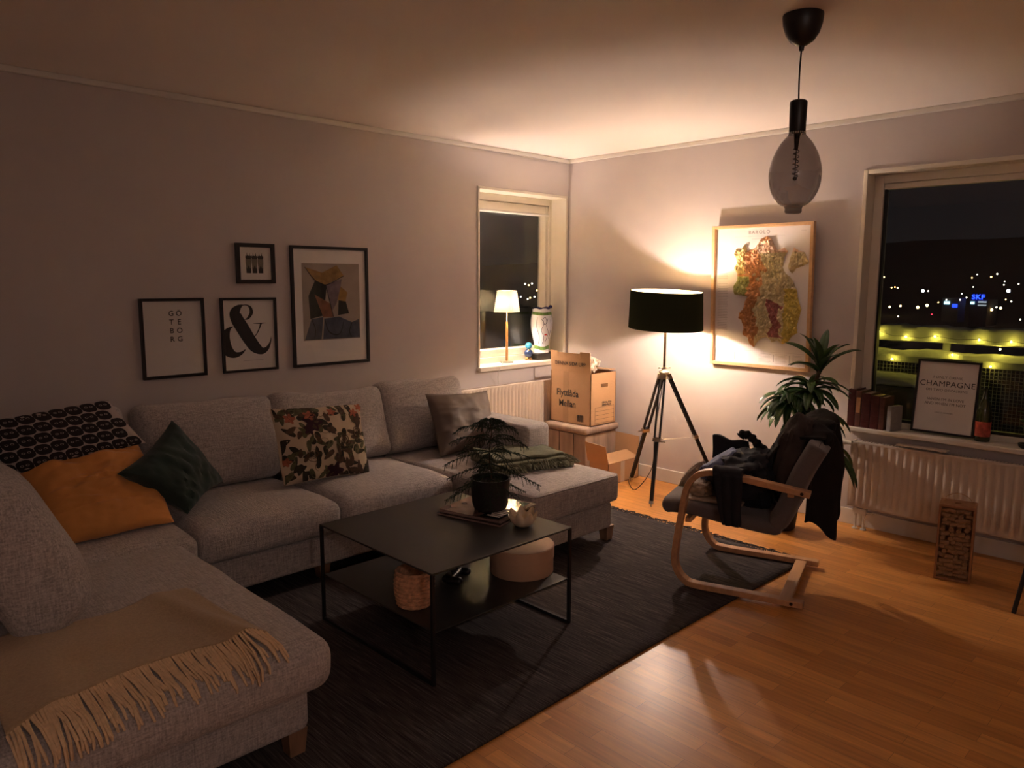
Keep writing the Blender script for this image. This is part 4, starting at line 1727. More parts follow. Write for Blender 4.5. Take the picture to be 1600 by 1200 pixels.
sq_shade(.084, .064, SZ + .405, SZ + .575).build('lamp_shade', M_cream_shade, wl, label='square tapered cream linen shade')
MB().ball((lx, ly, SZ + .475), .024, 3).build('light_bulb', M_bulb2, wl)
cd = spline([(lx - .05, ly, SZ + .006), (lx - .12, .02, SZ + .005), (lx - .20, -.050, SZ + .004), (lx - .24, -.06, SZ - .06), (lx - .21, -.03, SZ - .13), (lx - .20, -.04, SZ - .20), (lx - .30, -.06, .70), (lx - .42, -.06, .62)], 8)
MB().tube(cd, .003, 6).build('cord', M_white_plastic, wl)

# vase on a dark plinth box
pb = MB()
pb.rbox(-.315, -.065, .035, .185, SZ, SZ + .052, .004, None, .2)
pb.build('plinth_box', M_plinth, label='flat black box under the tall vase on the small sill', cat='box')
vx, vy, vz = -.198, .108, SZ + .053
vs_t = thing('painted_vase', 'tall white vase with green bands and blue line drawing on the small sill', 'vase', (vx, vy, vz))
vprof = [(.0, .0), (.062, .0), (.065, .006), (.062, .05), (.066, .09), (.080, .15), (.091, .22), (.093, .27), (.086, .315), (.078, .345), (.080, .372)]


def vr(z):
    for (r0, z0), (r1, z1) in zip(vprof[1:], vprof[2:]):
        if z0 <= z <= z1:
            return r0 + (r1 - r0) * (z - z0) / (z1 - z0)
    return vprof[-1][0]


sp = spline(vprof[1:], 4)
MB().lathe([(0, 0)] + [tuple(p) for p in sp] + [(.074, .372), (.072, .34), (.05, .30), (0, .29)], (vx, vy, vz), 48, False).build('body', M_whitevase, vs_t)


def vband(m, z0, z1, a0, a1, off, wob=0.0):
    n = 40
    m.grid(n, 6, lambda u, v: (lambda a, z: Vector((vx + (vr(z) + off) * math.cos(a), vy + (vr(z) + off) * math.sin(a), vz + z)))(a0 + (a1 - a0) * u, z0 + (z1 - z0) * v + wob * math.sin(u * 17)))


m_ = MB()
vband(m_, .318, .342, 0, 2 * PI, .0012, .003)
m_.build('green_band', M_vasegreen, vs_t)
m_ = MB()
vband(m_, .030, .060, 0, 2 * PI, .0012, .006)
m_.build('green_band', M_vasegreen, vs_t)
m_ = MB()
m_.tube([(vx + .077 * math.cos(2 * PI * i / 40), vy + .077 * math.sin(2 * PI * i / 40), vz + .374 + .004 * math.sin(i)) for i in range(41)], .0055, 8)
m_.ball((vx + .055, vy - .05, vz + .384), .016)
m_.build('blue_rim', M_vaseblue, vs_t)
m_ = MB()
AF = math.atan2(-4.3 - vy, -4.82 - vx) + .15     # side turned to the room


def vline(m, pts, r=.0016):
    q = spline([(AF + a, z) for a, z in pts], 8)
    m.tube([(vx + (vr(z) + .001) * math.cos(a), vy + (vr(z) + .001) * math.sin(a), vz + z) for a, z in q], r, 6)


vline(m_, [(-.55, .30), (-.60, .22), (-.40, .14), (-.55, .075)])
vline(m_, [(-.20, .29), (.05, .25), (-.15, .19), (.10, .13), (-.05, .08)])
vline(m_, [(.45, .29), (.30, .23), (.55, .17), (.35, .10)])
vline(m_, [(-.05, .285), (.20, .30), (.30, .26), (.12, .24), (-.05, .285)])
vline(m_, [(.75, .28), (.85, .20), (.70, .12)])
m_.build('painted_lines', M_vaseblue, vs_t)
m_ = MB()
vband(m_, .150, .162, AF + .14, AF + .42, .0012, .0)
m_.build('red_mark', M_vasered, vs_t)

# little two-ball figure
hx, hy = -.355, .105
hp = thing('ball_figure', 'small two-ball figurine, light blue over dark blue, on the small sill', 'figurine', (hx, hy, SZ))
MB().ball((hx, hy, SZ + .057), .037, 3).build('body', M_darkblue, hp)
MB().ball((hx, hy, SZ + .119), .029, 3).build('head', M_lightblue, hp)
m_ = MB()
for s in (-1, 1):
    m_.ball((hx - .006 + s * .013, hy - .012 * s - .005, SZ + .011), .011, 2, (1.2, 1.2, 1))
m_.ball((hx - .02, hy - .02, SZ + .085), .006)
m_.build('wooden_feet', M_lampwood, hp)

# ================================================================= RADIATORS
def radiator(name, label, axis, a0, a1, z0, z1, off, depth, pitch, parts_x=None):
    """axis 'x' along the left wall, 'y' along the right wall; off = distance of the front face from the wall"""
    t = thing(name, label, 'radiator', ((a0 + a1) / 2, -off / 2, z0) if axis == 'x' else (-off / 2, (a0 + a1) / 2, z0))

    def P(a, d, z):
        return Vector((a, -d, z)) if axis == 'x' else Vector((-d, a, z))
    lo, hi = min(a0, a1), max(a0, a1)
    n = round((hi - lo) / pitch) * 10 + 1
    m = MB()

    def f(u, v):
        a = lo + (hi - lo) * u
        ph = ((a - lo) / pitch) % 1
        k = .5 + .5 * math.cos(2 * PI * ph)
        k = k ** .45
        z = z0 + .012 + (z1 - z0 - .024) * v
        edge = min(1, min(v, 1 - v) * (z1 - z0) / .035, min(u, 1 - u) * (hi - lo) / .03)
        return P(a, off - .012 + .012 * (1 - (1 - k) * edge), z)
    m.grid(n, 26, f)
    for v in list(m.bm.verts):
        pass
    m.build('front_panel', M_rad, t)
    m = MB()

    def bx(a_0, a_1, d0, d1, zz0, zz1):
        p, q = P(a_0, d0, zz0), P(a_1, d1, zz1)
        m.box(min(p.x, q.x), max(p.x, q.x), min(p.y, q.y), max(p.y, q.y), min(p.z, q.z), max(p.z, q.z))
    bx(lo, hi, off - .013, off - .002, z1 - .013, z1)
    bx(lo, hi, off - .013, off - .002, z0, z0 + .013)
    bx(lo - .001, lo + .012, off - depth, off - .002, z0, z1)
    bx(hi - .012, hi + .001, off - depth, off - .002, z0, z1)
    bx(lo + .012, hi - .012, off - depth, off - depth + .012, z0, z1 - .01)
    m.build('casing', M_rad, t, bevel=.002)
    m = MB()
    k = lo + .015
    while k < hi - .02:
        bx(k, k + .009, off - depth + .012, off - .014, z1 - .004, z1 - .001)
        k += .018
    bx(lo + .012, hi - .012, off - .022, off - .014, z1 - .004, z1)
    m.build('top_grille', M_rad, t)
    return t, P


r2, P2 = radiator('radiator', 'long cream ribbed radiator under the big window', 'y', -2.455, -4.3, .145, .558, .105, .075, .0435)
m_ = MB()
for dy in (.0, .05):
    m_.tube([(-.075, -2.50 - dy, .15), (-.075, -2.50 - dy, .09), (-.075, -2.50 - dy, .002)], .008, 12)
    m_.lathe([(.0, 0), (.018, 0), (.017, .008), (.009, .011), (.009, .012)], (-.075, -2.50 - dy, .001), 20, False)
m_.box(-.09, -.06, -2.565, -2.485, .10, .135)
m_.tube([(-.075, -2.48, .115), (-.075, -2.60, .115)], .009, 10)
m_.build('pipes', M_white_plastic, r2)
m_ = MB()
m_.tube([(-.06, -2.46, .535), (-.06, -2.41, .535), (-.062, -2.385, .535), (-.062, -2.335, .535)], [.012, .014, .022, .025], 20)
m_.build('thermostat_valve', M_white_plastic, r2)
m_ = MB()
m_.tube([(-.06, -2.39, .53), (-.06, -2.385, .30), (-.055, -2.39, .12)], .006, 8)
m_.build('riser_pipe', M_white_plastic, r2)
MB().box(-.115, -.06, -2.72, -2.99, .572, .580).build('towel_bar', M_rad, r2)
r1, P1 = radiator('radiator', 'cream ribbed radiator under the small window beside the sofa', 'x', -1.30, -.20, .14, .735, .11, .08, .0375)

# ================================================================= CHEST AND MOVING BOXES
ch = thing('wooden_chest', 'weathered brown wooden chest in the corner carrying the moving box', 'chest', (-.24, -.40, 0))
CX0, CX1, CY0, CY1 = -.445, -.04, -.605, -.16
m_ = MB()
m_.rbox(CX0 + .02, CX1 - .01, CY0 + .02, CY1, .04, .352, .008, None, .2)
m_.build('body', M_chest, ch)
m_ = MB()
m_.rbox(CX0 - .01, CX1, CY0 - .01, CY1, .358, .418, .026, None, .1)
m_.build('lid', M_chest, ch)
m_ = MB()
for k in range(2):
    y = CY0 + .14 + k * .15
    m_.box(CX0 + .0165, CX0 + .020, y, y + .003, .05, .35)
m_.build('panel_joints', M_joint, ch)  # thin dark strips mark the joints between the chest boards
for x in (CX0 + .045, CX1 - .045):
    for y in (CY0 + .045, CY1 - .04):
        MB().box(x - .02, x + .02, y - .02, y + .02, 0, .04).build('foot', M_chest, ch, bevel=.003)

BX0, BX1, BY0, BY1, BZ0, BZ1 = -.392, -.085, -.600, -.185, .4195, .828
bx_ = thing('moving_box', 'tall cardboard moving box with open flap reading DENNA SIDA UPP on the chest', 'cardboard box', ((BX0 + BX1) / 2, (BY0 + BY1) / 2, BZ0))
T = .005
m_ = MB()
m_.box(BX0, BX1, BY0, BY1, BZ0, BZ0 + T)
m_.box(BX0, BX0 + T, BY0, BY1, BZ0, BZ1)
m_.box(BX1 - T, BX1, BY0, BY1, BZ0, BZ1)
# front wall with the cut-out handle
hz0, hz1, hx0, hx1 = .715, .742, -.27, -.185
m_.box(BX0, BX1, BY0, BY0 + T, BZ0, hz0)
m_.box(BX0, BX1, BY0, BY0 + T, hz1, BZ1)
m_.box(BX0, hx0, BY0, BY0 + T, hz0, hz1)
m_.box(hx1, BX1, BY0, BY0 + T, hz0, hz1)
m_.box(BX0, BX1, BY1 - T, BY1, BZ0, BZ1)
m_.build('box_walls', M_card, bx_)
# flap standing up along the left side
m_ = MB()
fz = BZ1
for (y0, y1, zz) in ((BY0 + .004, BY0 + .105, .163), (BY0 + .108, BY0 + .335, .150), (BY0 + .338, BY1 - .004, .160)):
    vs = [(BX0 + T * s - dx, y, z) for s in (0, 1) for y in (y0, y1) for (z, dx) in ((fz, 0), (fz + zz, .012))]
    m_.faces(vs, [(0, 1, 3, 2), (4, 6, 7, 5), (0, 4, 5, 1), (2, 3, 7, 6), (0, 2, 6, 4), (1, 5, 7, 3)], False)
vs = [(BX0 + T * s - dx, y, z) for s in (0, 1) for y in (BY0 + .1, BY1 - .06) for (z, dx) in ((fz, 0), (fz + .118, .009))]
m_.faces(vs, [(0, 1, 3, 2), (4, 6, 7, 5), (0, 4, 5, 1), (2, 3, 7, 6), (0, 2, 6, 4), (1, 5, 7, 3)], False)
m_.build('standing_flap', M_card, bx_)
m_ = MB()
vs = [(x, BY0 + .10 + T * s * 0 + (BY1 - BY0 - .1) * q * .0 + yy, z) for s in (0,) for q in (0,) for x, yy, z in ()]
m_.bar((BX1 - .02, BY0 + .02, BZ1 + .012), (BX1 - .02, BY1 - .02, BZ1 + .012), .075, .004)
m_.build('folded_flap', M_card, bx_)
# printing: left face (looks to -x) and front face (looks to -y)
text_part('printed_words', 'Flyttlåda\nMellan', .074, (BX0 - .0005, (BY0 + BY1) / 2 + .03, .615), (0, -1, 0), (0, 0, 1), M_ink, bx_, bold=.0013, lines=1.15, wscale=.92, align='CENTER')
text_part('printed_words', 'DENNA SIDA UPP', .040, (BX0 - .0085, (BY0 + BY1) / 2, .892), (0, -1, 0), (0, 0, 1), M_ink, bx_, bold=.0004)
text_part('printed_words', 'DENNA SIDA\nINNEHÅLLER', .020, (-.195, BY0 - .0004, .583), (1, 0, 0), (0, 0, 1), M_ink, bx_, bold=.0006)
m_ = MB()
fx0, fx1, fz0, fz1 = -.335, -.105, .436, .560
for k in range(5):
    z = fz0 + (fz1 - fz0) * k / 4
    m_.box(fx0, fx1, BY0 - .0008, BY0 - .0002, z - .001, z + .001)
for x in (fx0, fx1):
    m_.box(x - .001, x + .001, BY0 - .0008, BY0 - .0002, fz0, fz1)
for k in range(11):
    m_.box(BX0 - .0008, BX0 - .0002, BY0 + .070 + k * .0062, BY0 + .0725 + k * .0062 + .0015 * (k % 3), .445, .498)
m_.build('printed_form', M_ink, bx_)
m_ = MB()
m_.box(BX0 - .0006, BX0 - .0001, (BY0 + BY1) / 2 + .02, (BY0 + BY1) / 2 + .075, BZ0, BZ1)
m_.build('packing_tape', mat('clear_tape', (0.43, 0.25, 0.13), .25, var=.03), bx_)
# crumpled wrapped flowers sticking out of the box
m_ = MB()
for k in range(24):
    a = random.uniform(0, 2 * PI)
    r = random.uniform(0, .045)
    p = Vector((-.245 + r * math.cos(a) * 1.7, -.47 + r * math.sin(a) * 1.6, .835 + random.uniform(.0, .085) * (1 - r * 8)))
    d = Vector((random.uniform(-1, 1), random.uniform(-1, .6), random.uniform(.0, 1))).normalized()
    u_ = d.orthogonal().normalized()
    w_ = d.cross(u_)

    def petal(u, v, p=p, d=d, u_=u_, w_=w_, k=k):
        a = 2 * PI * u
        rr = .006 + .020 * v ** .7 * (1 + .25 * math.sin(a * 3 + k))
        return p + d * (.03 * v) + (u_ * math.cos(a) + w_ * math.sin(a)) * rr
    m_.grid(18, 6, petal, cu=True)
m_.build('paper_flowers', M_orchid, label='bunch of crumpled cream paper flowers poking out of the moving box', cat='paper flowers', solid=.0015)

# low open box on the floor
LB0, LB1, LC0, LC1 = -.425, -.045, -.812, -.628
lo_ = thing('open_cardboard_box', 'low open cardboard box on the floor in front of the chest', 'cardboard box', ((LB0 + LB1) / 2, (LC0 + LC1) / 2, 0))
LZ = .165
m_ = MB()
m_.box(LB0, LB1, LC0, LC1, 0.001, .006)
m_.box(LB0, LB0 + T, LC0, LC1, .001, LZ)
m_.box(LB1 - T, LB1, LC0, LC1, .001, LZ)
m_.box(LB0, LB1, LC0, LC0 + T, .001, LZ)
m_.box(LB0, LB1, LC1 - T, LC1, .001, LZ)
m_.build('box_walls', M_card, lo_)


def flap(name, pts):
    m = MB()
    a, b, c, d = [Vector(p) for p in pts]
    n = (b - a).cross(d - a).normalized() * .002
    vs = [p + n for p in (a, b, c, d)] + [p - n for p in (a, b, c, d)]
    m.faces(vs, [(0, 1, 2, 3), (7, 6, 5, 4), (0, 4, 5, 1), (1, 5, 6, 2), (2, 6, 7, 3), (3, 7, 4, 0)], False)
    return m.build(name, M_card, lo_)


flap('left_flap', [(LB0, LC0 + .002, LZ), (LB0, LC1 + .02, LZ), (LB0 - .035, LC1 + .02, .318), (LB0 - .035, LC0 + .002, .305)])
flap('front_flap', [(LB0 + .005, LC0, LZ), (LB1, LC0, LZ), (LB1 - .01, LC0 + .115, LZ + .045), (LB0 + .09, LC0 + .115, LZ + .045)])
flap('wall_flap', [(LB1, LC0 + .01, LZ), (LB1, LC1 + .17, LZ), (LB1 + .015, LC1 + .17, .335), (LB1 + .015, LC0 + .01, .325)])
m_ = MB()
m_.box(-.275, -.225, LC0 - .0008, LC0 - .0001, .001, LZ)
m_.build('label_strip', mat('pale_tape', (0.55, 0.42, 0.32), .5, var=.05), lo_)
m_ = MB()
for k in range(26):
    m_.ball((random.uniform(LB0 + .07, LB1 - .05), random.uniform(LC0 + .06, LC1 - .03), .14 + random.uniform(0, .035)), random.uniform(.010, .02), 1, (1, 1, .7))
m_.build('packing_paper', M_orchid, kind='stuff', label='crumpled pale packing paper inside the low open box', cat='packing paper')

# ================================================================= ARMCHAIR (local: x to its far side, y forward, z up)
CR = math.atan2(.3, .954)
ac = thing('armchair', 'bent birch cantilever armchair with grey seat, piled with clothes', 'armchair', (-1.65, -2.27, 0), CR)
WCH = .60
pathc = [(-.572, .030), (-.30, .030), (-.06, .030), (-.005, .048), (.028, .085), (.046, .14), (.040, .24), (.018, .40), (.002, .50), (-.018, .552), (-.055, .592), (-.105, .612), (-.16, .614), (-.26, .603), (-.42, .583), (-.575, .563)]
for sx in (.0, WCH):
    q = spline(pathc, 6)
    m_ = MB()
    rings = []
    for i, (y, z) in enumerate(q):
        a, b = q[max(0, i - 1)], q[min(len(q) - 1, i + 1)]
        d = Vector((0, b[0] - a[0], b[1] - a[1])).normalized()
        nrm = Vector((0, -d.z, d.y))
        c = Vector((sx, y, z + .011 * 0))
        wdt, thk = .0245, .0145
        rings.append([m_.bm.verts.new(c + Vector((s1 * wdt, 0, 0)) + nrm * s2 * thk) for s1, s2 in ((-1, -1), (1, -1), (1, 1), (-1, 1))])
    for a, b in zip(rings, rings[1:]):
        for k in range(4):
            m_.bm.faces.new((a[k], a[(k + 1) % 4], b[(k + 1) % 4], b[k]))
    m_.bm.faces.new(rings[0])
    m_.bm.faces.new(rings[-1])
    g = m_.build('bent_side_frame', M_birch, ac, world=False, bevel=.003)
    m_ = MB()
    s = -1 if sx == 0 else 1
    for (y, z) in ((-.54, .567), (-.52, .032)):
        m_.tube([(sx + s * .0245, y, z), (sx + s * .0275, y, z)], .008, 12)
    m_.build('bolt_head', mat('bolt_dark', (.05, .03, .02), .4, metal=.5), g, world=False)
m_ = MB()
m_.box(.0245, WCH - .0245, -.515, -.458, .018, .040)
m_.build('rear_crossbar', M_birch, ac, world=False, bevel=.003)
m_ = MB()
m_.box(.0245, WCH - .0245, -.50, -.47, .53, .56)
m_.box(.0245, WCH - .0245, -.02, .01, .335, .36)
m_.build('seat_rail', M_birch, ac, world=False, bevel=.003)


def chair_pad(path, thick, x0, x1, name, seed):
    q = spline(path, 5)
    m = MB()
    n = len(q)

    def f(u, v):
        t = u * (n - 1)
        i = min(int(t), n - 2)
        fr_ = t - i
        y = q[i][0] + (q[i + 1][0] - q[i][0]) * fr_
        z = q[i][1] + (q[i + 1][1] - q[i][1]) * fr_
        a, b = q[max(0, i - 1)], q[min(n - 1, i + 2)]
        d = Vector((0, b[0] - a[0], b[1] - a[1])).normalized()
        nr = Vector((0, -d.z, d.y))
        ang = 2 * PI * v
        c, s = math.cos(ang), math.sin(ang)
        ex = abs(c) ** .25 * (1 if c > 0 else -1)
        es = abs(s) ** .6 * (1 if s > 0 else -1)
        endr = min(1, math.sqrt(max(0, 1 - (1 - min(1, min(u, 1 - u) * n / 3.5)) ** 2)) + .02)
        X = (x0 + x1) / 2 + (x1 - x0) / 2 * ex * (.94 + .06 * endr)
        return Vector((X, y, z)) + nr * (thick / 2 * es * endr) + lumpy((X, y, z), .004, 8, seed)
    m.grid(n * 5, 40, f, cv=True)
    return m.build(name, M_chairfab, ac, world=False)


chair_pad([(.135, .388), (.09, .400), (-.02, .402), (-.20, .380), (-.36, .362), (-.45, .362)], .088, .035, WCH - .035, 'seat_pad', 1)
chair_pad([(-.41, .365), (-.445, .42), (-.475, .50), (-.510, .60), (-.548, .69), (-.578, .75), (-.592, .778)], .098, .035, WCH - .035, 'back_pad', 2)


def drape(name, label, pts_fn, nu, nv, m, th=.006, parent=None, cat='clothes', group='clothes on the armchair'):
    mb = MB()
    mb.grid(nu, nv, pts_fn)
    mb.xf(WM[ac.name])
    return mb.build(name, m, label=label, cat=cat, solid=th, group=group)


def nz(x, y, z, s=1.0):
    return noise.noise(Vector((x, y, z)) * s)


# black coat over the back, hanging down behind and in front
coatp = spline([(-.375, .50), (-.345, .60), (-.335, .69), (-.375, .785), (-.46, .862), (-.55, .888), (-.62, .870), (-.652, .80), (-.662, .66), (-.662, .50), (-.66, .33)], 8)


def coat_f(u, v):
    i = u * (len(coatp) - 1)
    k = min(int(i), len(coatp) - 2)
    y = coatp[k][0] + (coatp[k + 1][0] - coatp[k][0]) * (i - k)
    z = coatp[k][1] + (coatp[k + 1][1] - coatp[k][1]) * (i - k) - .03
    x = .16 + .40 * v
    z -= .055 * (1 - v) ** 1.5 * (1 if .25 < u < .75 else .4)
    z += .022 * nz(u * 7, v * 5, 11)
    y += .020 * nz(u * 6, v * 6, 21)
    if u < .45:
        x += .06 * (.45 - u) * 2 * v
    fold = .022 * math.sin(v * 19 + 3 * nz(u * 3, v * 2, 1)) * (1 if u > .5 else .5) + .014 * nz(u * 9, v * 9, 4)
    y += -abs(fold) * .6 if u > .6 else fold * .5
    if u < .12:
        y -= .02
    z += .015 * nz(v * 5, u * 3, 8)
    k = min(1, max(0, (u - .58) / .2))
    y += k * (.065 + .062 * math.sin(v * 13 + 2 * u))
    if u > .8:
        z += (u - .8) * .55 * (.5 + .5 * math.sin(v * 17 + 1))
    return Vector((x, y, z))


drape('black_coat', 'black coat draped over the armchair back and hanging behind it', coat_f, 60, 44, M_blackcoat, .012, cat='coat')


def heap(name, label, c, sx, sy, sz, m, seed, cat, pw=.75, amp=.02, rot=0.0, tilt=0.0):
    mb = MB()

    def f(u, v):
        a = 2 * PI * u
        b = PI * v
        d = Vector((math.cos(a) * math.sin(b), math.sin(a) * math.sin(b), math.cos(b)))
        q = Vector([abs(d[i]) ** pw * (1 if d[i] > 0 else -1) for i in range(3)])
        w = nz(d.x * 2.2 + seed, d.y * 2.2, d.z * 2.2) + .5 * abs(nz(d.x * 6 + seed, d.y * 6, d.z * 6))
        k = 1 + w * amp / .06
        P = Vector((q.x * sx * k, q.y * sy * k, max(-.9, q.z) * sz * k))
        return P
    mb.grid(56, 34, f, cu=True)
    mb.xf(WM[ac.name] @ Matrix.Translation(c) @ Matrix.Rotation(rot, 4, 'Z') @ Matrix.Rotation(tilt, 4, 'X'))
    bmesh.ops.remove_doubles(mb.bm, verts=mb.bm.verts, dist=.0005)
    return mb.build(name, m, label=label, cat=cat, group='clothes on the armchair')


heap('navy_sweater', 'bulky navy sweater heaped in the middle of the armchair seat', (.27, -.245, .54), .20, .165, .125, M_navy, 3, 'sweater', tilt=R(-16))
heap('blue_shirt', 'dusty blue shirt rolled along the front of the clothes pile', (.30, -.105, .575), .14, .115, .058, M_denim, 7, 'shirt', rot=R(3), tilt=R(-36), amp=.012)
heap('beige_trousers', 'beige trousers bunched at the front of the seat', (.33, .062, .505), .045, .028, .088, M_beige, 11, 'trousers', rot=R(4), tilt=R(38), amp=.012)
heap('pale_cloth', 'small pale crumpled cloth low on the seat front', (.17, -.035, .482), .06, .055, .036, M_beige, 14, 'cloth')
heap('brown_cardigan', 'dark brown cardigan stuffed against the armchair back', (.33, -.455, .645), .20, .085, .225, mat('brown_knit', (.045, .032, .028), .95, var=.2, bump=.3), 17, 'cardigan', tilt=R(10), amp=.012)
# dark folded bag corner and sleeve rising from the pile
m_ = MB()
vs = [(.47, -.012, .575), (.47, -.012, .706), (.46, -.20, .682), (.46, -.22, .60)]
m_.grid(14, 10, lambda u, v: (Vector(vs[0]).lerp(Vector(vs[3]), u)).lerp(Vector(vs[1]).lerp(Vector(vs[2]), u), v) + Vector((.01 * math.sin(u * 5 + v * 3), 0, .006 * math.sin(u * 9))))
m_.xf(WM[ac.name])
m_.build('dark_jacket', M_navy, label='stiff dark jacket corner standing up behind the blue shirt', cat='jacket', group='clothes on the armchair', solid=.02)
m_ = MB()
pts = spline([(.33, -.345, .63), (.33, -.30, .682), (.33, -.262, .715), (.33, -.232, .742), (.33, -.20, .752), (.33, -.185, .738)], 6)
m_.tube(pts, [.021 + .004 * math.sin(i * 1.3) for i in range(len(pts))], 14)
m_.xf(WM[ac.name])
m_.build('rolled_glove', M_blackcoat, label='rolled black glove sticking up from the clothes pile', cat='glove', group='clothes on the armchair')


# dark trouser leg hanging over the near arm
def hang_f(u, v):
    p = spline([(.20, .60), (.10, .618), (.02, .640), (-.03, .636), (-.042, .585), (-.042, .50), (-.040, .42), (-.036, .372)], 6)
    i = u * (len(p) - 1)
    k = min(int(i), len(p) - 2)
    x = p[k][0] + (p[k + 1][0] - p[k][0]) * (i - k)
    z = p[k][1] + (p[k + 1][1] - p[k][1]) * (i - k)
    y = -.132 - .142 * v - .11 * max(0, u - .45) * (1 - v)
    x -= .010 * abs(math.sin(v * 8 + u * 2)) if u > .5 else 0
    return Vector((x, y, z + .006 * nz(v * 4, u * 4, 2)))


drape('navy_trousers', 'navy trouser leg hanging over the near arm of the armchair', hang_f, 44, 20, M_navy, .014, cat='trousers')
m_ = MB()
m_.xf(Matrix.Identity(4))
m_.rbox(.06, .26, -.26, .02, .441, .452, .005, lambda w, n, h: Vector((0, 0, .006 * nz(w.x * 12, w.y * 12, 3) - .06 * (w.y) * 0)), .04)
m_.xf(WM[ac.name])
m_.build('folded_pale_top', M_beige, label='flat folded pale top on the near side of the seat', cat='folded top', group='clothes on the armchair')

# ================================================================= DRACAENA
dx, dy = -.40, -2.17
dr_ = thing('dracaena', 'tall bushy dracaena with drooping strap leaves behind the armchair', 'potted plant', (dx, dy, 0))
MB().lathe([(0, 0), (.075, 0), (.085, .01), (.105, .19), (.108, .20), (.098, .20), (.095, .18), (0, .18)], (dx, dy, .001), 40, False).build('pot', M_pot, dr_)
MB().lathe([(0, .182), (.0945, .182)], (dx, dy, .001), 24, False).build('soil', M_soil, dr_)
crowns = [((dx + .12, dy - .14, 1.02), 12, .26, 1.05, .060), ((dx + .06, dy - .11, .90), 28, .25, .35, .052), ((dx - .02, dy - .02, .83), 44, .22, .1, .048),
          ((dx + .05, dy - .14, .74), 44, .26, -.1, .046), ((dx + .06, dy - .22, .56), 22, .31, -.5, .042)]
for (cx, cy, cz), nlf, L0, upb, wd in crowns:
    MB().tube(spline([(dx + random.uniform(-.03, .03), dy + random.uniform(-.03, .03), .17), ((dx + cx) / 2, (dy + cy) / 2 + .01, cz * .55), (cx, cy, cz)], 8), .013, 8).build('cane', M_bark, dr_)
    for k in range(nlf):
        a = 2.399 * k + random.uniform(-.3, .3)
        el = upb - .8 * (k / nlf) + random.uniform(-.2, .35) + .3
        L_ = L0 * random.uniform(.7, 1.12)
        hor = Vector((math.cos(a), math.sin(a), 0))
        el = max(-.2, min(1.35, el))
        p = Vector((cx, cy, cz - .05 + .06 * (1 - k / nlf)))
        v_ = hor * math.cos(el) + Vector((0, 0, math.sin(el)))
        axis = [p.copy()]
        stp = L_ / 12
        for s in range(12):
            p = p + v_ * stp
            if p.x > -.035:
                p.x = -.035
            axis.append(p.copy())
            v_ = (v_ + Vector((0, 0, -.085 - .09 * (1 - upb) * s / 12 - .03 * random.random()))).normalized()
        sd_ = Vector((-hor.y, hor.x, 0))
        m_ = MB()
        V = []
        tw_ = random.uniform(-.6, .6)
        for s, q in enumerate(axis):
            t = s / 12
            wd_ = wd * (math.sin(PI * min(1, t * .92 + .08)) ** .6) * (1 if t < .98 else .2)
            d_ = (axis[min(12, s + 1)] - axis[max(0, s - 1)]).normalized()
            ss = sd_ * math.cos(tw_ * t) + d_.cross(sd_) * math.sin(tw_ * t)
            nn = d_.cross(ss)
            if nn.z < 0:
                nn = -nn
            if q.x + wd_ > -.02:
                pass
            V.append([q - ss * wd_ / 2 + nn * wd_ * .18, q + Vector((0, 0, 0)), q + ss * wd_ / 2 + nn * wd_ * .18])
        for r0_ in V:
            for pt in r0_:
                if pt.x > -.012:
                    pt.x = -.012
        flat_ = [x for r0_ in V for x in r0_]
        m_.faces(flat_, [(s * 3 + c, s * 3 + c + 1, s * 3 + c + 4, s * 3 + c + 3) for s in range(12) for c in range(2)])
        m_.build('leaf', M_leaf, dr_, solid=.0012)

# ================================================================= BIG WINDOW SILL
ZS = .6405
bks = [(-2.402, .045, .232, .150, M_darkred, 'dark red book at the left end of the row on the big sill'),
       (-2.449, .034, .226, .145, M_brownbook, 'brown book with an orange spine label on the big sill'),
       (-2.485, .052, .215, .155, M_darkred, 'thick dark red book with raised spine bands on the big sill'),
       (-2.539, .050, .205, .150, M_darkred, 'dark red book with gilt top edge on the big sill'),
       (-2.591, .030, .200, .150, M_brownbook, 'brown book next to the pale one on the big sill')]
for y, t_k, h_, d_, mt, lb in bks:
    b = thing('book', lb, 'book', (.02, y - t_k / 2, ZS), 0, 'books on the big window sill')
    m_ = MB()
    m_.box(-.055, -.055 + d_, y - t_k, y - t_k + .003, ZS, ZS + h_)
    m_.box(-.055, -.055 + d_, y - .003, y, ZS, ZS + h_)
    m_.rbox(-.059, -.053, y - t_k, y, ZS, ZS + h_, .0028, None, .05)
    if mt is M_darkred:
        for k in range(4):
            m_.box(-.0605, -.055, y - t_k, y, ZS + h_ * (.18 + .2 * k), ZS + h_ * (.18 + .2 * k) + .004)
    m_.build('cover', mt, b)
    MB().box(-.052, -.06 + d_, y - t_k + .003, y - .003, ZS + .003, ZS + h_ - .004).build('pages', M_goldbook if h_ == .205 else M_magred, b)
    if 'orange spine' in lb:
        MB().box(-.0600, -.0590, y - t_k + .005, y - .005, ZS + .09, ZS + .185).build('spine_label', mat('spine_orange', (.42, .20, .09), .6, var=.3), b)
b = thing('book', 'short pale grey book at the right end of the row on the big sill', 'book', (.02, -2.65, ZS), R(-4), 'books on the big window sill')
m_ = MB()
m_.rbox(-.03, .0, -.05, .05, .0, .152, .003, None, .1)
m_.xf(Matrix.Translation((-.01, -2.652, ZS)) @ Matrix.Rotation(R(72), 4, 'Z'))
m_.build('cover', M_greybook, b)

# champagne poster leaning on the window
ps = thing('framed_quote_print', 'black framed quote print about CHAMPAGNE leaning on the big window', 'framed picture', (.05, -2.915, ZS))
psl = math.atan2(.058, .43)


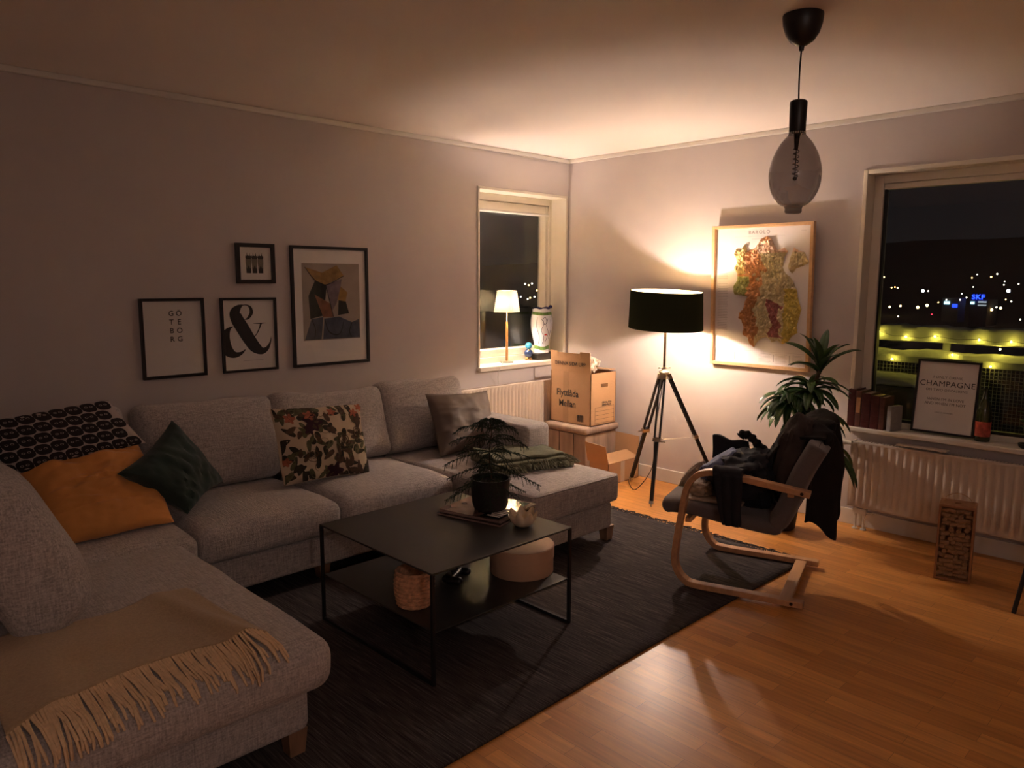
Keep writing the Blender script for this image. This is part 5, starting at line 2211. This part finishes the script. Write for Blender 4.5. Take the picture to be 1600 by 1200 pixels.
def psP(u, v, d):
    """u 0..1 left to right, v 0..1 up, d toward the room"""
    Wd, Hh = .335, .432
    return Vector((.055 + math.sin(psl) * Hh * v - d * math.cos(psl) - .02, -2.748 - Wd * u - .0, ZS + .010 + Hh * v * math.cos(psl)))


def psbox(m, u0, u1, v0, v1, d0, d1):
    vs = [psP(u, v, d) for u in (u0, u1) for v in (v0, v1) for d in (d0, d1)]
    m.faces(vs, [(0, 1, 3, 2), (4, 6, 7, 5), (0, 4, 5, 1), (2, 3, 7, 6), (0, 2, 6, 4), (1, 5, 7, 3)], False)


m_ = MB()
pb_, pv_ = .035, .027
psbox(m_, 0, pb_, 0, 1, 0, .018)
psbox(m_, 1 - pb_, 1, 0, 1, 0, .018)
psbox(m_, pb_, 1 - pb_, 0, pv_, 0, .018)
psbox(m_, pb_, 1 - pb_, 1 - pv_, 1, 0, .018)
m_.build('frame', M_frame_black, ps, bevel=.001)
m_ = MB()
psbox(m_, pb_, 1 - pb_, pv_, 1 - pv_, .003, .008)
m_.build('paper', M_paper, ps)
m_ = MB()
psbox(m_, pb_, 1 - pb_, pv_, 1 - pv_, .0120, .0128)
m_.build('glass', M_picglass, ps)
prt, pup = (psP(1, 0, 0) - psP(0, 0, 0)).normalized(), (psP(0, 1, 0) - psP(0, 0, 0)).normalized()
for txt, sz, v, sp_ in (('I ONLY DRINK', .022, .765, 1.1), ('CHAMPAGNE', .046, .675, 1.08), ('ON TWO OCCASIONS', .020, .592, 1.1), ("WHEN I'M IN LOVE", .022, .465, 1.05), ("AND WHEN I'M NOT", .022, .405, 1.05), ('COCO CHANEL', .012, .285, 1.2)):
    text_part('printed_line', txt, sz, psP(.5, v, .0083), prt, pup, M_ink, ps, spacing=sp_)

# bottle
bo = thing('wine_bottle', 'dark green wine bottle with red label on the big window sill', 'bottle', (.03, -3.125, ZS))
MB().lathe([(0, .006), (.03, .001), (.038, .003), (.0395, .012), (.0395, .150), (.037, .180), (.028, .212), (.018, .240), (.0145, .262), (.0138, .288), (.0155, .290), (.0155, .300), (.0125, .302), (.0115, .29), (0, .285)],
           (.03, -3.125, ZS), 40, False).build('glass_body', M_bottle, bo)
m_ = MB()
m_.grid(30, 3, lambda u, v: Vector((.03 + .0399 * math.cos(PI * .55 + u * PI * 1.05), -3.125 + .0399 * math.sin(PI * .55 + u * PI * 1.05), ZS + .03 + .085 * v)))
m_.build('label', M_label, bo)
# small cutting at the far right of the sill
sp_t = thing('plant_cutting', 'leafy cutting in a dark dish at the right end of the sill', 'potted plant', (-.01, -3.345, ZS))
MB().lathe([(0, 0), (.025, 0), (.035, .01), (.038, .026), (.034, .026), (.03, .012), (0, .010)], (-.01, -3.345, ZS), 28, False).build('dish', M_pot, sp_t)
MB().tube([(-.01, -3.345, ZS + .01), (-.005, -3.335, ZS + .12), (-.012, -3.34, ZS + .22)], .003, 6).build('stem', M_bark, sp_t)
for k in range(9):
    a = k * 2.4
    z = ZS + .09 + k * .016
    p = Vector((-.008, -3.337, z))
    d = Vector((math.cos(a), math.sin(a), .5)).normalized()
    s_ = Vector((-math.sin(a), math.cos(a), 0))
    m_ = MB()
    L_ = .055
    m_.faces([p, p + d * L_ * .4 + s_ * .014, p + d * L_ + Vector((0, 0, -.01)), p + d * L_ * .4 - s_ * .014, p + d * L_ * .5 + Vector((0, 0, .003))], [(0, 1, 4), (1, 2, 4), (2, 3, 4), (3, 0, 4)])
    m_.build('leaf', M_leaf, sp_t, solid=.001)

# ================================================================= CORK BOX
kb = thing('cork_box', 'narrow wooden box with a clear front full of wine corks by the radiator', 'cork box', (-.50, -3.17, 0), R(-78))
kx = R(-78)
KW, KD, KH = .165, .135, .40
kc = Vector((-.497, -3.178, 0))
# local: x across the front, y toward the back
A_ = Vector((.0, 0, 0))
f0, f1 = Vector((-.597, -3.109, 0)), Vector((-.563, -3.270, 0))
ux = (f1 - f0).normalized()
uy = Vector((-ux.y, ux.x, 0))
Mk = Matrix((ux, uy, Vector((0, 0, 1)))).transposed().to_4x4()
Mk.translation = f0


def kbx(m, x0, x1, y0, y1, z0, z1):
    vs = [Mk @ Vector((x, y, z)) for x in (x0, x1) for y in (y0, y1) for z in (z0, z1)]
    m.faces(vs, [(0, 1, 3, 2), (4, 6, 7, 5), (0, 4, 5, 1), (2, 3, 7, 6), (0, 2, 6, 4), (1, 5, 7, 3)], False)


m_ = MB()
kbx(m_, 0, .011, 0, KD, 0.001, KH - .012)
kbx(m_, KW - .011, KW, 0, KD, 0.001, KH - .012)
kbx(m_, .011, KW - .011, KD - .008, KD, 0.001, KH - .012)
kbx(m_, .011, KW - .011, 0, KD - .008, .001, .012)
m_.build('box_sides', M_corkbox, kb, bevel=.0015)
# lid with a round hole
m_ = MB()
nseg = 28
cx_, cy_ = KW / 2, KD / 2
for zt, zb in ((KH, KH - .012),):
    outer, inner = [], []
    for i in range(nseg):
        a = 2 * PI * i / nseg
        c, s = math.cos(a), math.sin(a)
        k = min((KW / 2) / max(abs(c), 1e-6), (KD / 2) / max(abs(s), 1e-6))
        outer.append((cx_ + c * k, cy_ + s * k))
        inner.append((cx_ + c * .017, cy_ + s * .017))
    V_ = []
    for ring, z in ((outer, zt), (inner, zt), (inner, zb), (outer, zb)):
        V_.append([m_.bm.verts.new(Mk @ Vector((x, y, z))) for x, y in ring])
    for q in range(4):
        A0, B0 = V_[q], V_[(q + 1) % 4]
        for i in range(nseg):
            m_.bm.faces.new((A0[i], A0[(i + 1) % nseg], B0[(i + 1) % nseg], B0[i]))
m_.build('lid', M_corkbox, kb)
m_ = MB()
m_.tube([Mk @ Vector((p[0], p[1], p[2])) for p in spline([(.02, .08, KH), (.03, .08, KH + .03), (.08, .08, KH + .05), (.13, .08, KH + .03), (.145, .08, KH)], 6)], .0016, 6)
m_.build('string_handle', M_card, kb)
m_ = MB()
kbx(m_, .011, KW - .011, .004, .006, .012, KH - .012)
m_.build('clear_front', M_picglass, kb)
cp = MB()
cp.lathe([(0, -.021), (.0105, -.021), (.0115, -.0195), (.0115, .0195), (.0105, .021), (0, .021)], (0, 0, 0), 14, False)
ck0 = cp.build('wine_cork', M_cork, label='wine cork inside the clear fronted box', cat='cork', group='corks in the box', origin=None)
ck0.data.transform(Matrix.Translation((0, 0, -.021)))
spots = []
random.seed(21)
for row in range(15):
    for c_ in range(4):
        spots.append((.030 + c_ * .034 + random.uniform(-.004, .004) + (.006 if row % 2 else -.004), .0235, .026 + row * .0243 + random.uniform(-.003, .003)))
for i, (x, y, z) in enumerate(spots):
    if z > KH - .03:
        continue
    o = ck0 if i == 0 else ck0.copy()
    if i:
        COL.objects.link(o)
    ang = random.choice([0, .3, -.35, 1.57, .7, 1.2, -.8])
    Mx = Mk @ Matrix.Translation((x, y + random.uniform(-.004, .02), z)) @ Matrix.Rotation(PI / 2 + random.uniform(-.25, .25), 4, 'Y') @ Matrix.Rotation(ang * .55, 4, 'X')
    if ang > 1:
        Mx = Mk @ Matrix.Translation((x, y + .008, z)) @ Matrix.Rotation(PI / 2 + random.uniform(-.5, .5), 4, 'X')
    o.matrix_world = Mx

# ================================================================= STOOL at the right edge
st = thing('stool', 'round wooden stool on thin black legs at the right edge', 'stool', (-.72, -3.70, 0))
sx_, sy_ = -.72, -3.70
MB().lathe([(0, .450), (.165, .450), (.176, .458), (.178, .470), (.172, .482), (0, .485)], (sx_, sy_, 0), 48, False).build('seat', M_corkbox, st)
for k in range(4):
    a = R(110) + k * PI / 2
    MB().tube([(sx_ + .135 * math.cos(a), sy_ + .135 * math.sin(a), .45), (sx_ + .200 * math.cos(a), sy_ + .200 * math.sin(a), .001)], .010, 12).build('leg', M_blackmetal, st)

# ================================================================= PENDANT
px_, py_ = -1.982, -2.906
pd = thing('pendant_lamp', 'unlit pendant with huge smoked glass bulb hanging from the ceiling', 'pendant lamp', (px_, py_, CZ))
MB().lathe([(.072, 0), (.073, -.006), (.070, -.035), (.060, -.068), (.042, -.094), (.020, -.108), (.010, -.112), (.008, -.128), (0, -.128)], (px_, py_, CZ - .0005), 48).build('ceiling_cup', M_black_plastic, pd)
MB().tube(spline([(px_, py_, CZ - .12), (px_ - .002, py_ + .002, CZ - .22), (px_, py_, CZ - .31)], 6), .0032, 8).build('cord', M_black_plastic, pd)
MB().lathe([(0, 2.212), (.024, 2.212), (.031, 2.207), (.032, 2.20), (.030, 2.10), (.027, 2.095), (0, 2.095)], (px_, py_, 0), 36).build('socket', M_black_plastic, pd)
bp_ = [(.030, 2.093), (.034, 2.083), (.058, 2.055), (.082, 2.010), (.095, 1.958), (.095, 1.920), (.086, 1.878), (.066, 1.842), (.046, 1.825), (.035, 1.820), (.031, 1.812), (.031, 1.800), (.022, 1.793), (0, 1.792)]
MB().lathe([tuple(p) for p in spline(bp_, 4)], (px_, py_, 0), 56, False).build('glass_bulb', M_bulbglass, pd, label='large oval smoked glass bulb')
m_ = MB()
m_.tube([(px_, py_, 2.09), (px_, py_, 2.03)], [.012, .006], 10)
m_.tube([(px_ + .011 * math.cos(i * .55), py_ + .011 * math.sin(i * .55), 2.04 - i * .0016) for i in range(70)], .0016, 5)
m_.tube([(px_, py_, 2.03), (px_, py_, 1.925)], .0018, 6)
m_.ball((px_, py_, 1.925), .008)
m_.build('filament', M_filament, pd)
m_ = MB()
for k in range(22):
    a = 2 * PI * k / 22
    m_.tube([(px_ + .030 * math.cos(a), py_ + .030 * math.sin(a), 2.096), (px_ + .030 * math.cos(a), py_ + .030 * math.sin(a), 2.088)], .0018, 5)
m_.build('bulb_collar', M_steel, pd)

# ================================================================= FILL GLOBE (unseen lamp added behind the viewer to brighten the near end)
fill_g = thing('added_fill_globe', 'added fill globe at the near end of the room, behind the viewer', 'pendant lamp', (-4.9, -5.6, CZ))
MB().lathe([(.05, 0), (.05, -.03), (.01, -.035), (0, -.035)], (-4.9, -5.6, CZ), 32).build('ceiling_cup', M_white_plastic, fill_g)
MB().tube([(-4.9, -5.6, CZ - .03), (-4.9, -5.6, 2.06)], .003, 8).build('cord', M_white_plastic, fill_g)
MB().ball((-4.9, -5.6, 1.95), .11, 3).build('fill_globe', M_fill_glow, fill_g)

# ================================================================= OUTSIDE
# balcony
MB().box(.27, 1.75, -6.2, -.9, -.16, -.04).build('trim_3', mat('balcony_concrete', (.10, .10, .10), .9, var=.2), kind='structure')
M_snowl = M_snow
rl = thing('balcony_railing', 'snow-covered balcony railing with wire mesh outside the big window', 'railing', (1.6, -3.2, -.04))
MB().box(1.585, 1.64, -6.0, -1.1, 1.075, 1.115).build('top_rail', M_rail, rl, bevel=.004)
MB().box(1.59, 1.63, -6.0, -1.1, .90, .955).build('middle_rail', M_rail, rl, bevel=.004)
for y in (-1.4, -2.46, -3.52, -4.58, -5.6):
    MB().box(1.59, 1.635, y - .022, y + .022, -.04, 1.075).build('post', M_rail, rl, bevel=.003)
m_ = MB()
y = -5.9
while y < -1.15:
    m_.box(1.602, 1.606, y, y + .004, .05, .90)
    y += .027
z = .06
while z < .90:
    m_.box(1.606, 1.610, -5.9, -1.15, z, z + .004)
    z += .027
m_.build('wire_mesh', M_mesh, rl)


def snow_cap(x0, x1, y0, y1, zb, h, front_drop, seed):
    m = MB()

    def f(u, v):
        y = y0 + (y1 - y0) * u
        a = v
        hh = h * (1 + .35 * nz(y * 4, seed, 0) + .12 * nz(y * 17, seed, 3))
        x = x0 + (x1 - x0) * a
        e = (1 - (2 * a - 1) ** 4) ** .5 if 0 < a < 1 else 0
        z = zb + hh * e
        if a < .12:
            z = zb - front_drop * (1 + .3 * nz(y * 9, 3, seed)) * (1 - a / .12) + hh * e
        return Vector((x - .012 * nz(y * 8, v * 6, 2), y, z))
    m.grid(260, 14, f)
    return m


snow_cap(1.545, 1.69, -5.95, -1.1, 1.112, .085, .035, 1.0).build('snow_cap', M_snowl, rl, label='thick crusted snow lying on the top rail')
snow_cap(1.56, 1.65, -5.95, -1.1, .953, .055, .0, 5.0).build('snow_cap', M_snowl, rl)
# face of packed snow on the room side of the top rail
m_ = MB()
m_.grid(240, 8, lambda u, v: (lambda y: Vector((1.572 - .016 * math.sin(v * PI) + .006 * nz(y * 10, v * 3, 6), y, 1.070 + .05 * v + .006 * nz(y * 7, v, 1))))(-5.95 + 4.85 * u))
m_.build('snow_crust', M_snowl, rl)
sb = MB()
sb.rbox(.85, 1.38, -2.50, -1.25, -.04, .80, .02, None, .2)
sb.build('balcony_box', mat('balcony_box_grey', (.12, .12, .10), .8, var=.1), label='grey storage box standing on the balcony', cat='storage box')
m_ = MB()
m_.grid(60, 24, lambda u, v: Vector((.85 + .53 * v, -2.50 + 1.25 * u, .803 + .045 * (1 - (2 * v - 1) ** 6) * (1 - (2 * u - 1) ** 10) + .008 * nz(u * 20, v * 9, 3))))
m_.build('snow_layer', M_snow, label='crusted layer of snow on the balcony storage box', cat='snow', kind='stuff', solid=.006)

YEL = (1.0, .76, .09)
M_fairy = emit('fairy_bulb_glow', YEL, 17)
fairy = [(1.515, -1.991, 1.138), (1.515, -2.195, 1.108), (1.515, -2.401, 1.122), (1.515, -2.699, 1.112), (1.515, -2.902, 1.110), (1.55, -2.829, 1.050), (1.53, -2.528, .989), (1.55, -2.092, .923), (1.55, -2.778, .919),
         (1.515, -3.12, 1.11), (1.515, -3.33, 1.12), (1.515, -3.55, 1.10)]
cablepts = []
f0_ = None
flabels = ['string light bulb glowing on the balcony rail']
for i, p in enumerate(fairy):
    if f0_ is None:
        m_ = MB()
        m_.ball(p, .0065, 2)
        f0_ = m_.build('string_light', M_fairy, label='tiny yellow string light glowing on the snowy balcony railing', cat='string light', group='string lights on the balcony')
        base = Vector(p)
        f0loc = f0_.location.copy()
    else:
        c = f0_.copy()
        COL.objects.link(c)
        c.location = f0loc + (Vector(p) - base)
up_row = sorted([p for p in fairy if p[2] > 1.07], key=lambda p: p[1])
pts = []
for a, b in zip(up_row, up_row[1:]):
    pts += [Vector(a) + Vector((.008, 0, .004)), (Vector(a) + Vector(b)) / 2 + Vector((.008, 0, -.012))]
pts.append(Vector(up_row[-1]) + Vector((.008, 0, .004)))
MB().tube([tuple(p) for p in pts], .0018, 5).build('light_cable', M_black_plastic, label='thin dark cable of the string lights along the balcony rail', cat='cable')
low_row = sorted([p for p in fairy if p[2] < 1.07], key=lambda p: -p[1])

# city in the valley
LBL = [(333.7, 117.3, 3.3, 'o'), (449.2, 154.3, -2.0, 'o'), (437.2, 148.4, -1.6, 'o'), (356.6, 119.4, -1.4, 'o'), (404.0, 123.7, -3.1, 'W'), (398.4, 119.6, -3.1, 'w'), (448.7, 114.4, 3.5, 'o'), (474.4, 118.7, 5.4, 'w'), (359.0, 83.9, 3.5, 'o'), (349.5, 79.6, 4.6, 'w'), (493.2, 109.6, 1.6, 'w'), (422.0, 93.5, -0.0, 'w'), (467.7, 118.4, -1.4, 'w'), (347.5, 74.7, -2.1, 'W'), (429.4, 89.1, 0.5, 'w'), (456.0, 120.5, -5.0, 'w'), (373.8, 96.3, -5.5, 'w'), (462.9, 159.4, -13.3, 'O'), (460.5, 152.7, -12.5, 'O'), (325.8, 100.7, -8.8, 'O'), (327.7, 97.9, -8.0, 'O'), (416.6, 120.1, -8.9, 'o'), (479.2, 141.5, -17.8, 'r'), (375.9, 124.8, -14.9, 'w'), (360.4, 100.4, -6.4, 'w'), (402.5, 108.9, -7.2, 'w'), (338.0, 89.0, -5.8, 'w'), (380.1, 87.7, -10.7, 'O'), (420.7, 93.7, -11.1, 'O'), (433.1, 94.7, -7.2, 'o'), (383.7, 86.8, -9.7, 'w'), (388.2, 82.4, -7.1, 'w'), (388.2, 78.4, -14.9, 'w')]
LAL = [(210.2, 208.7, 0.1, 'w'), (211.2, 207.7, -0.4, 'o'), (212.1, 206.8, 0.2, 'w'), (214.4, 205.0, 1.8, 'w'), (214.9, 204.5, 1.9, 'o'), (210.4, 207.4, -5.9, 'w'), (211.1, 206.8, -5.4, 'o'), (208.5, 209.4, -5.0, 'w'), (204.8, 212.5, -7.4, 'p'), (205.4, 212.0, -7.2, 'p'), (205.8, 211.5, -7.8, 'p'), (206.5, 210.8, -8.1, 'p'), (212.4, 205.6, -5.0, 'w'), (213.3, 205.2, -2.5, 'o')]
SPEC = {'o': ((1, .5, .15), 1.2, .34), 'O': ((1, .55, .18), 2.2, .55), 'w': ((1, .85, .65), 1.0, .30), 'W': ((.75, .88, 1), 3.0, .65), 'r': ((1, .03, .06), 1.2, .5), 'p': ((.9, .3, 1), .8, .3)}
NAMES = {'o': 'small orange street light', 'O': 'bright orange street light', 'w': 'small white street light', 'W': 'bright white floodlight', 'r': 'red traffic light', 'p': 'purple neon light'}
protos = {}
for lst, where in ((LBL, 'seen through the big window'), (LAL, 'seen through the small window')):
    for (x, y, z, c) in lst:
        if c not in protos:
            col_, s_, r_ = SPEC[c]
            m_ = MB()
            m_.ball((0, 0, r_), r_, 2)
            o = m_.build('street_light', emit('street_glow_' + c, col_, s_))
            protos[c] = (o, r_)
            o['category'] = 'street light'
            first = True
        else:
            o = protos[c][0].copy()
            COL.objects.link(o)
        o['label'] = NAMES[c] + ' far off in the night city ' + where
        o['group'] = NAMES[c] + 's ' + where
        o.location = (x, y, z - protos[c][1])
for nm, lb, x0, x1, y0, y1, z0, z1, cl_, st_ in (
    ('office_building', 'far office building with lit cyan windows in the valley', 362, 372, 96, 102.5, -16, -5.5, None, 0),
    ('sign_building', 'far dark building carrying the blue SKF sign', 374, 390, 88, 95, -18, -6.3, None, 0),
):
    bd = thing(nm, lb, 'building', ((x0 + x1) / 2, (y0 + y1) / 2, z0))
    MB().box(x0, x1, y0, y1, z0, z1).build('wall', M_build, bd)
    if nm == 'office_building':
        MB().box(361.6, 361.9, 99.4, 101.6, -8.3, -7.0).build('window', emit('cyan_window', (.5, .85, 1), .25), bd)
        MB().box(361.6, 361.9, 96.3, 98.4, -9.6, -8.1).build('window', emit('blue_window', (.02, .06, .9), .25), bd)
    else:
        MB().box(373.6, 373.9, 93.0, 94.5, -8.3, -7.2).build('window', emit('cyan_window_2', (.5, .85, 1), .25), bd)
        MB().box(373.6, 373.9, 88.4, 91.6, -7.6, -7.0).build('window', emit('white_window', (.7, .78, .9), .08), bd)
        MB().box(373.6, 373.9, 88.4, 91.6, -9.0, -8.4).build('window', emit('white_window_2', (.7, .75, .8), .05), bd)
        text_part('sign', 'SKF', 2.9, (373.5, 91.6, -5.2), (0, -1, 0), (0, 0, 1), emit('blue_sign', (.01, .03, 1), .9), bd, spacing=1.15, bold=.05, depth=.3, label='glowing blue letters')
# hills
m_ = MB()


def hill(u, v):
    x = 60 + 1400 * v
    y = -1200 + 3600 * u
    z = -32 + 22 * min(1, v * 2.2)
    if v > .35:
        z += (v - .35) * (120 + 70 * nz(u * 3, v, 1) + 50 * nz(u * 9, v * 2, 4) - 60 * max(0, u - .42) * 3)
    return Vector((x, y, z))


m_.grid(70, 30, hill)
m_.build('trim_4', M_land, kind='structure')
m_ = MB()
m_.grid(40, 20, lambda u, v: Vector((-1500 + 1560 * u, 120 + 1500 * v, -30 + 60 * v * v + 20 * nz(u * 6, v * 3, 2) * v)))
m_.build('trim_5', M_land, kind='structure')
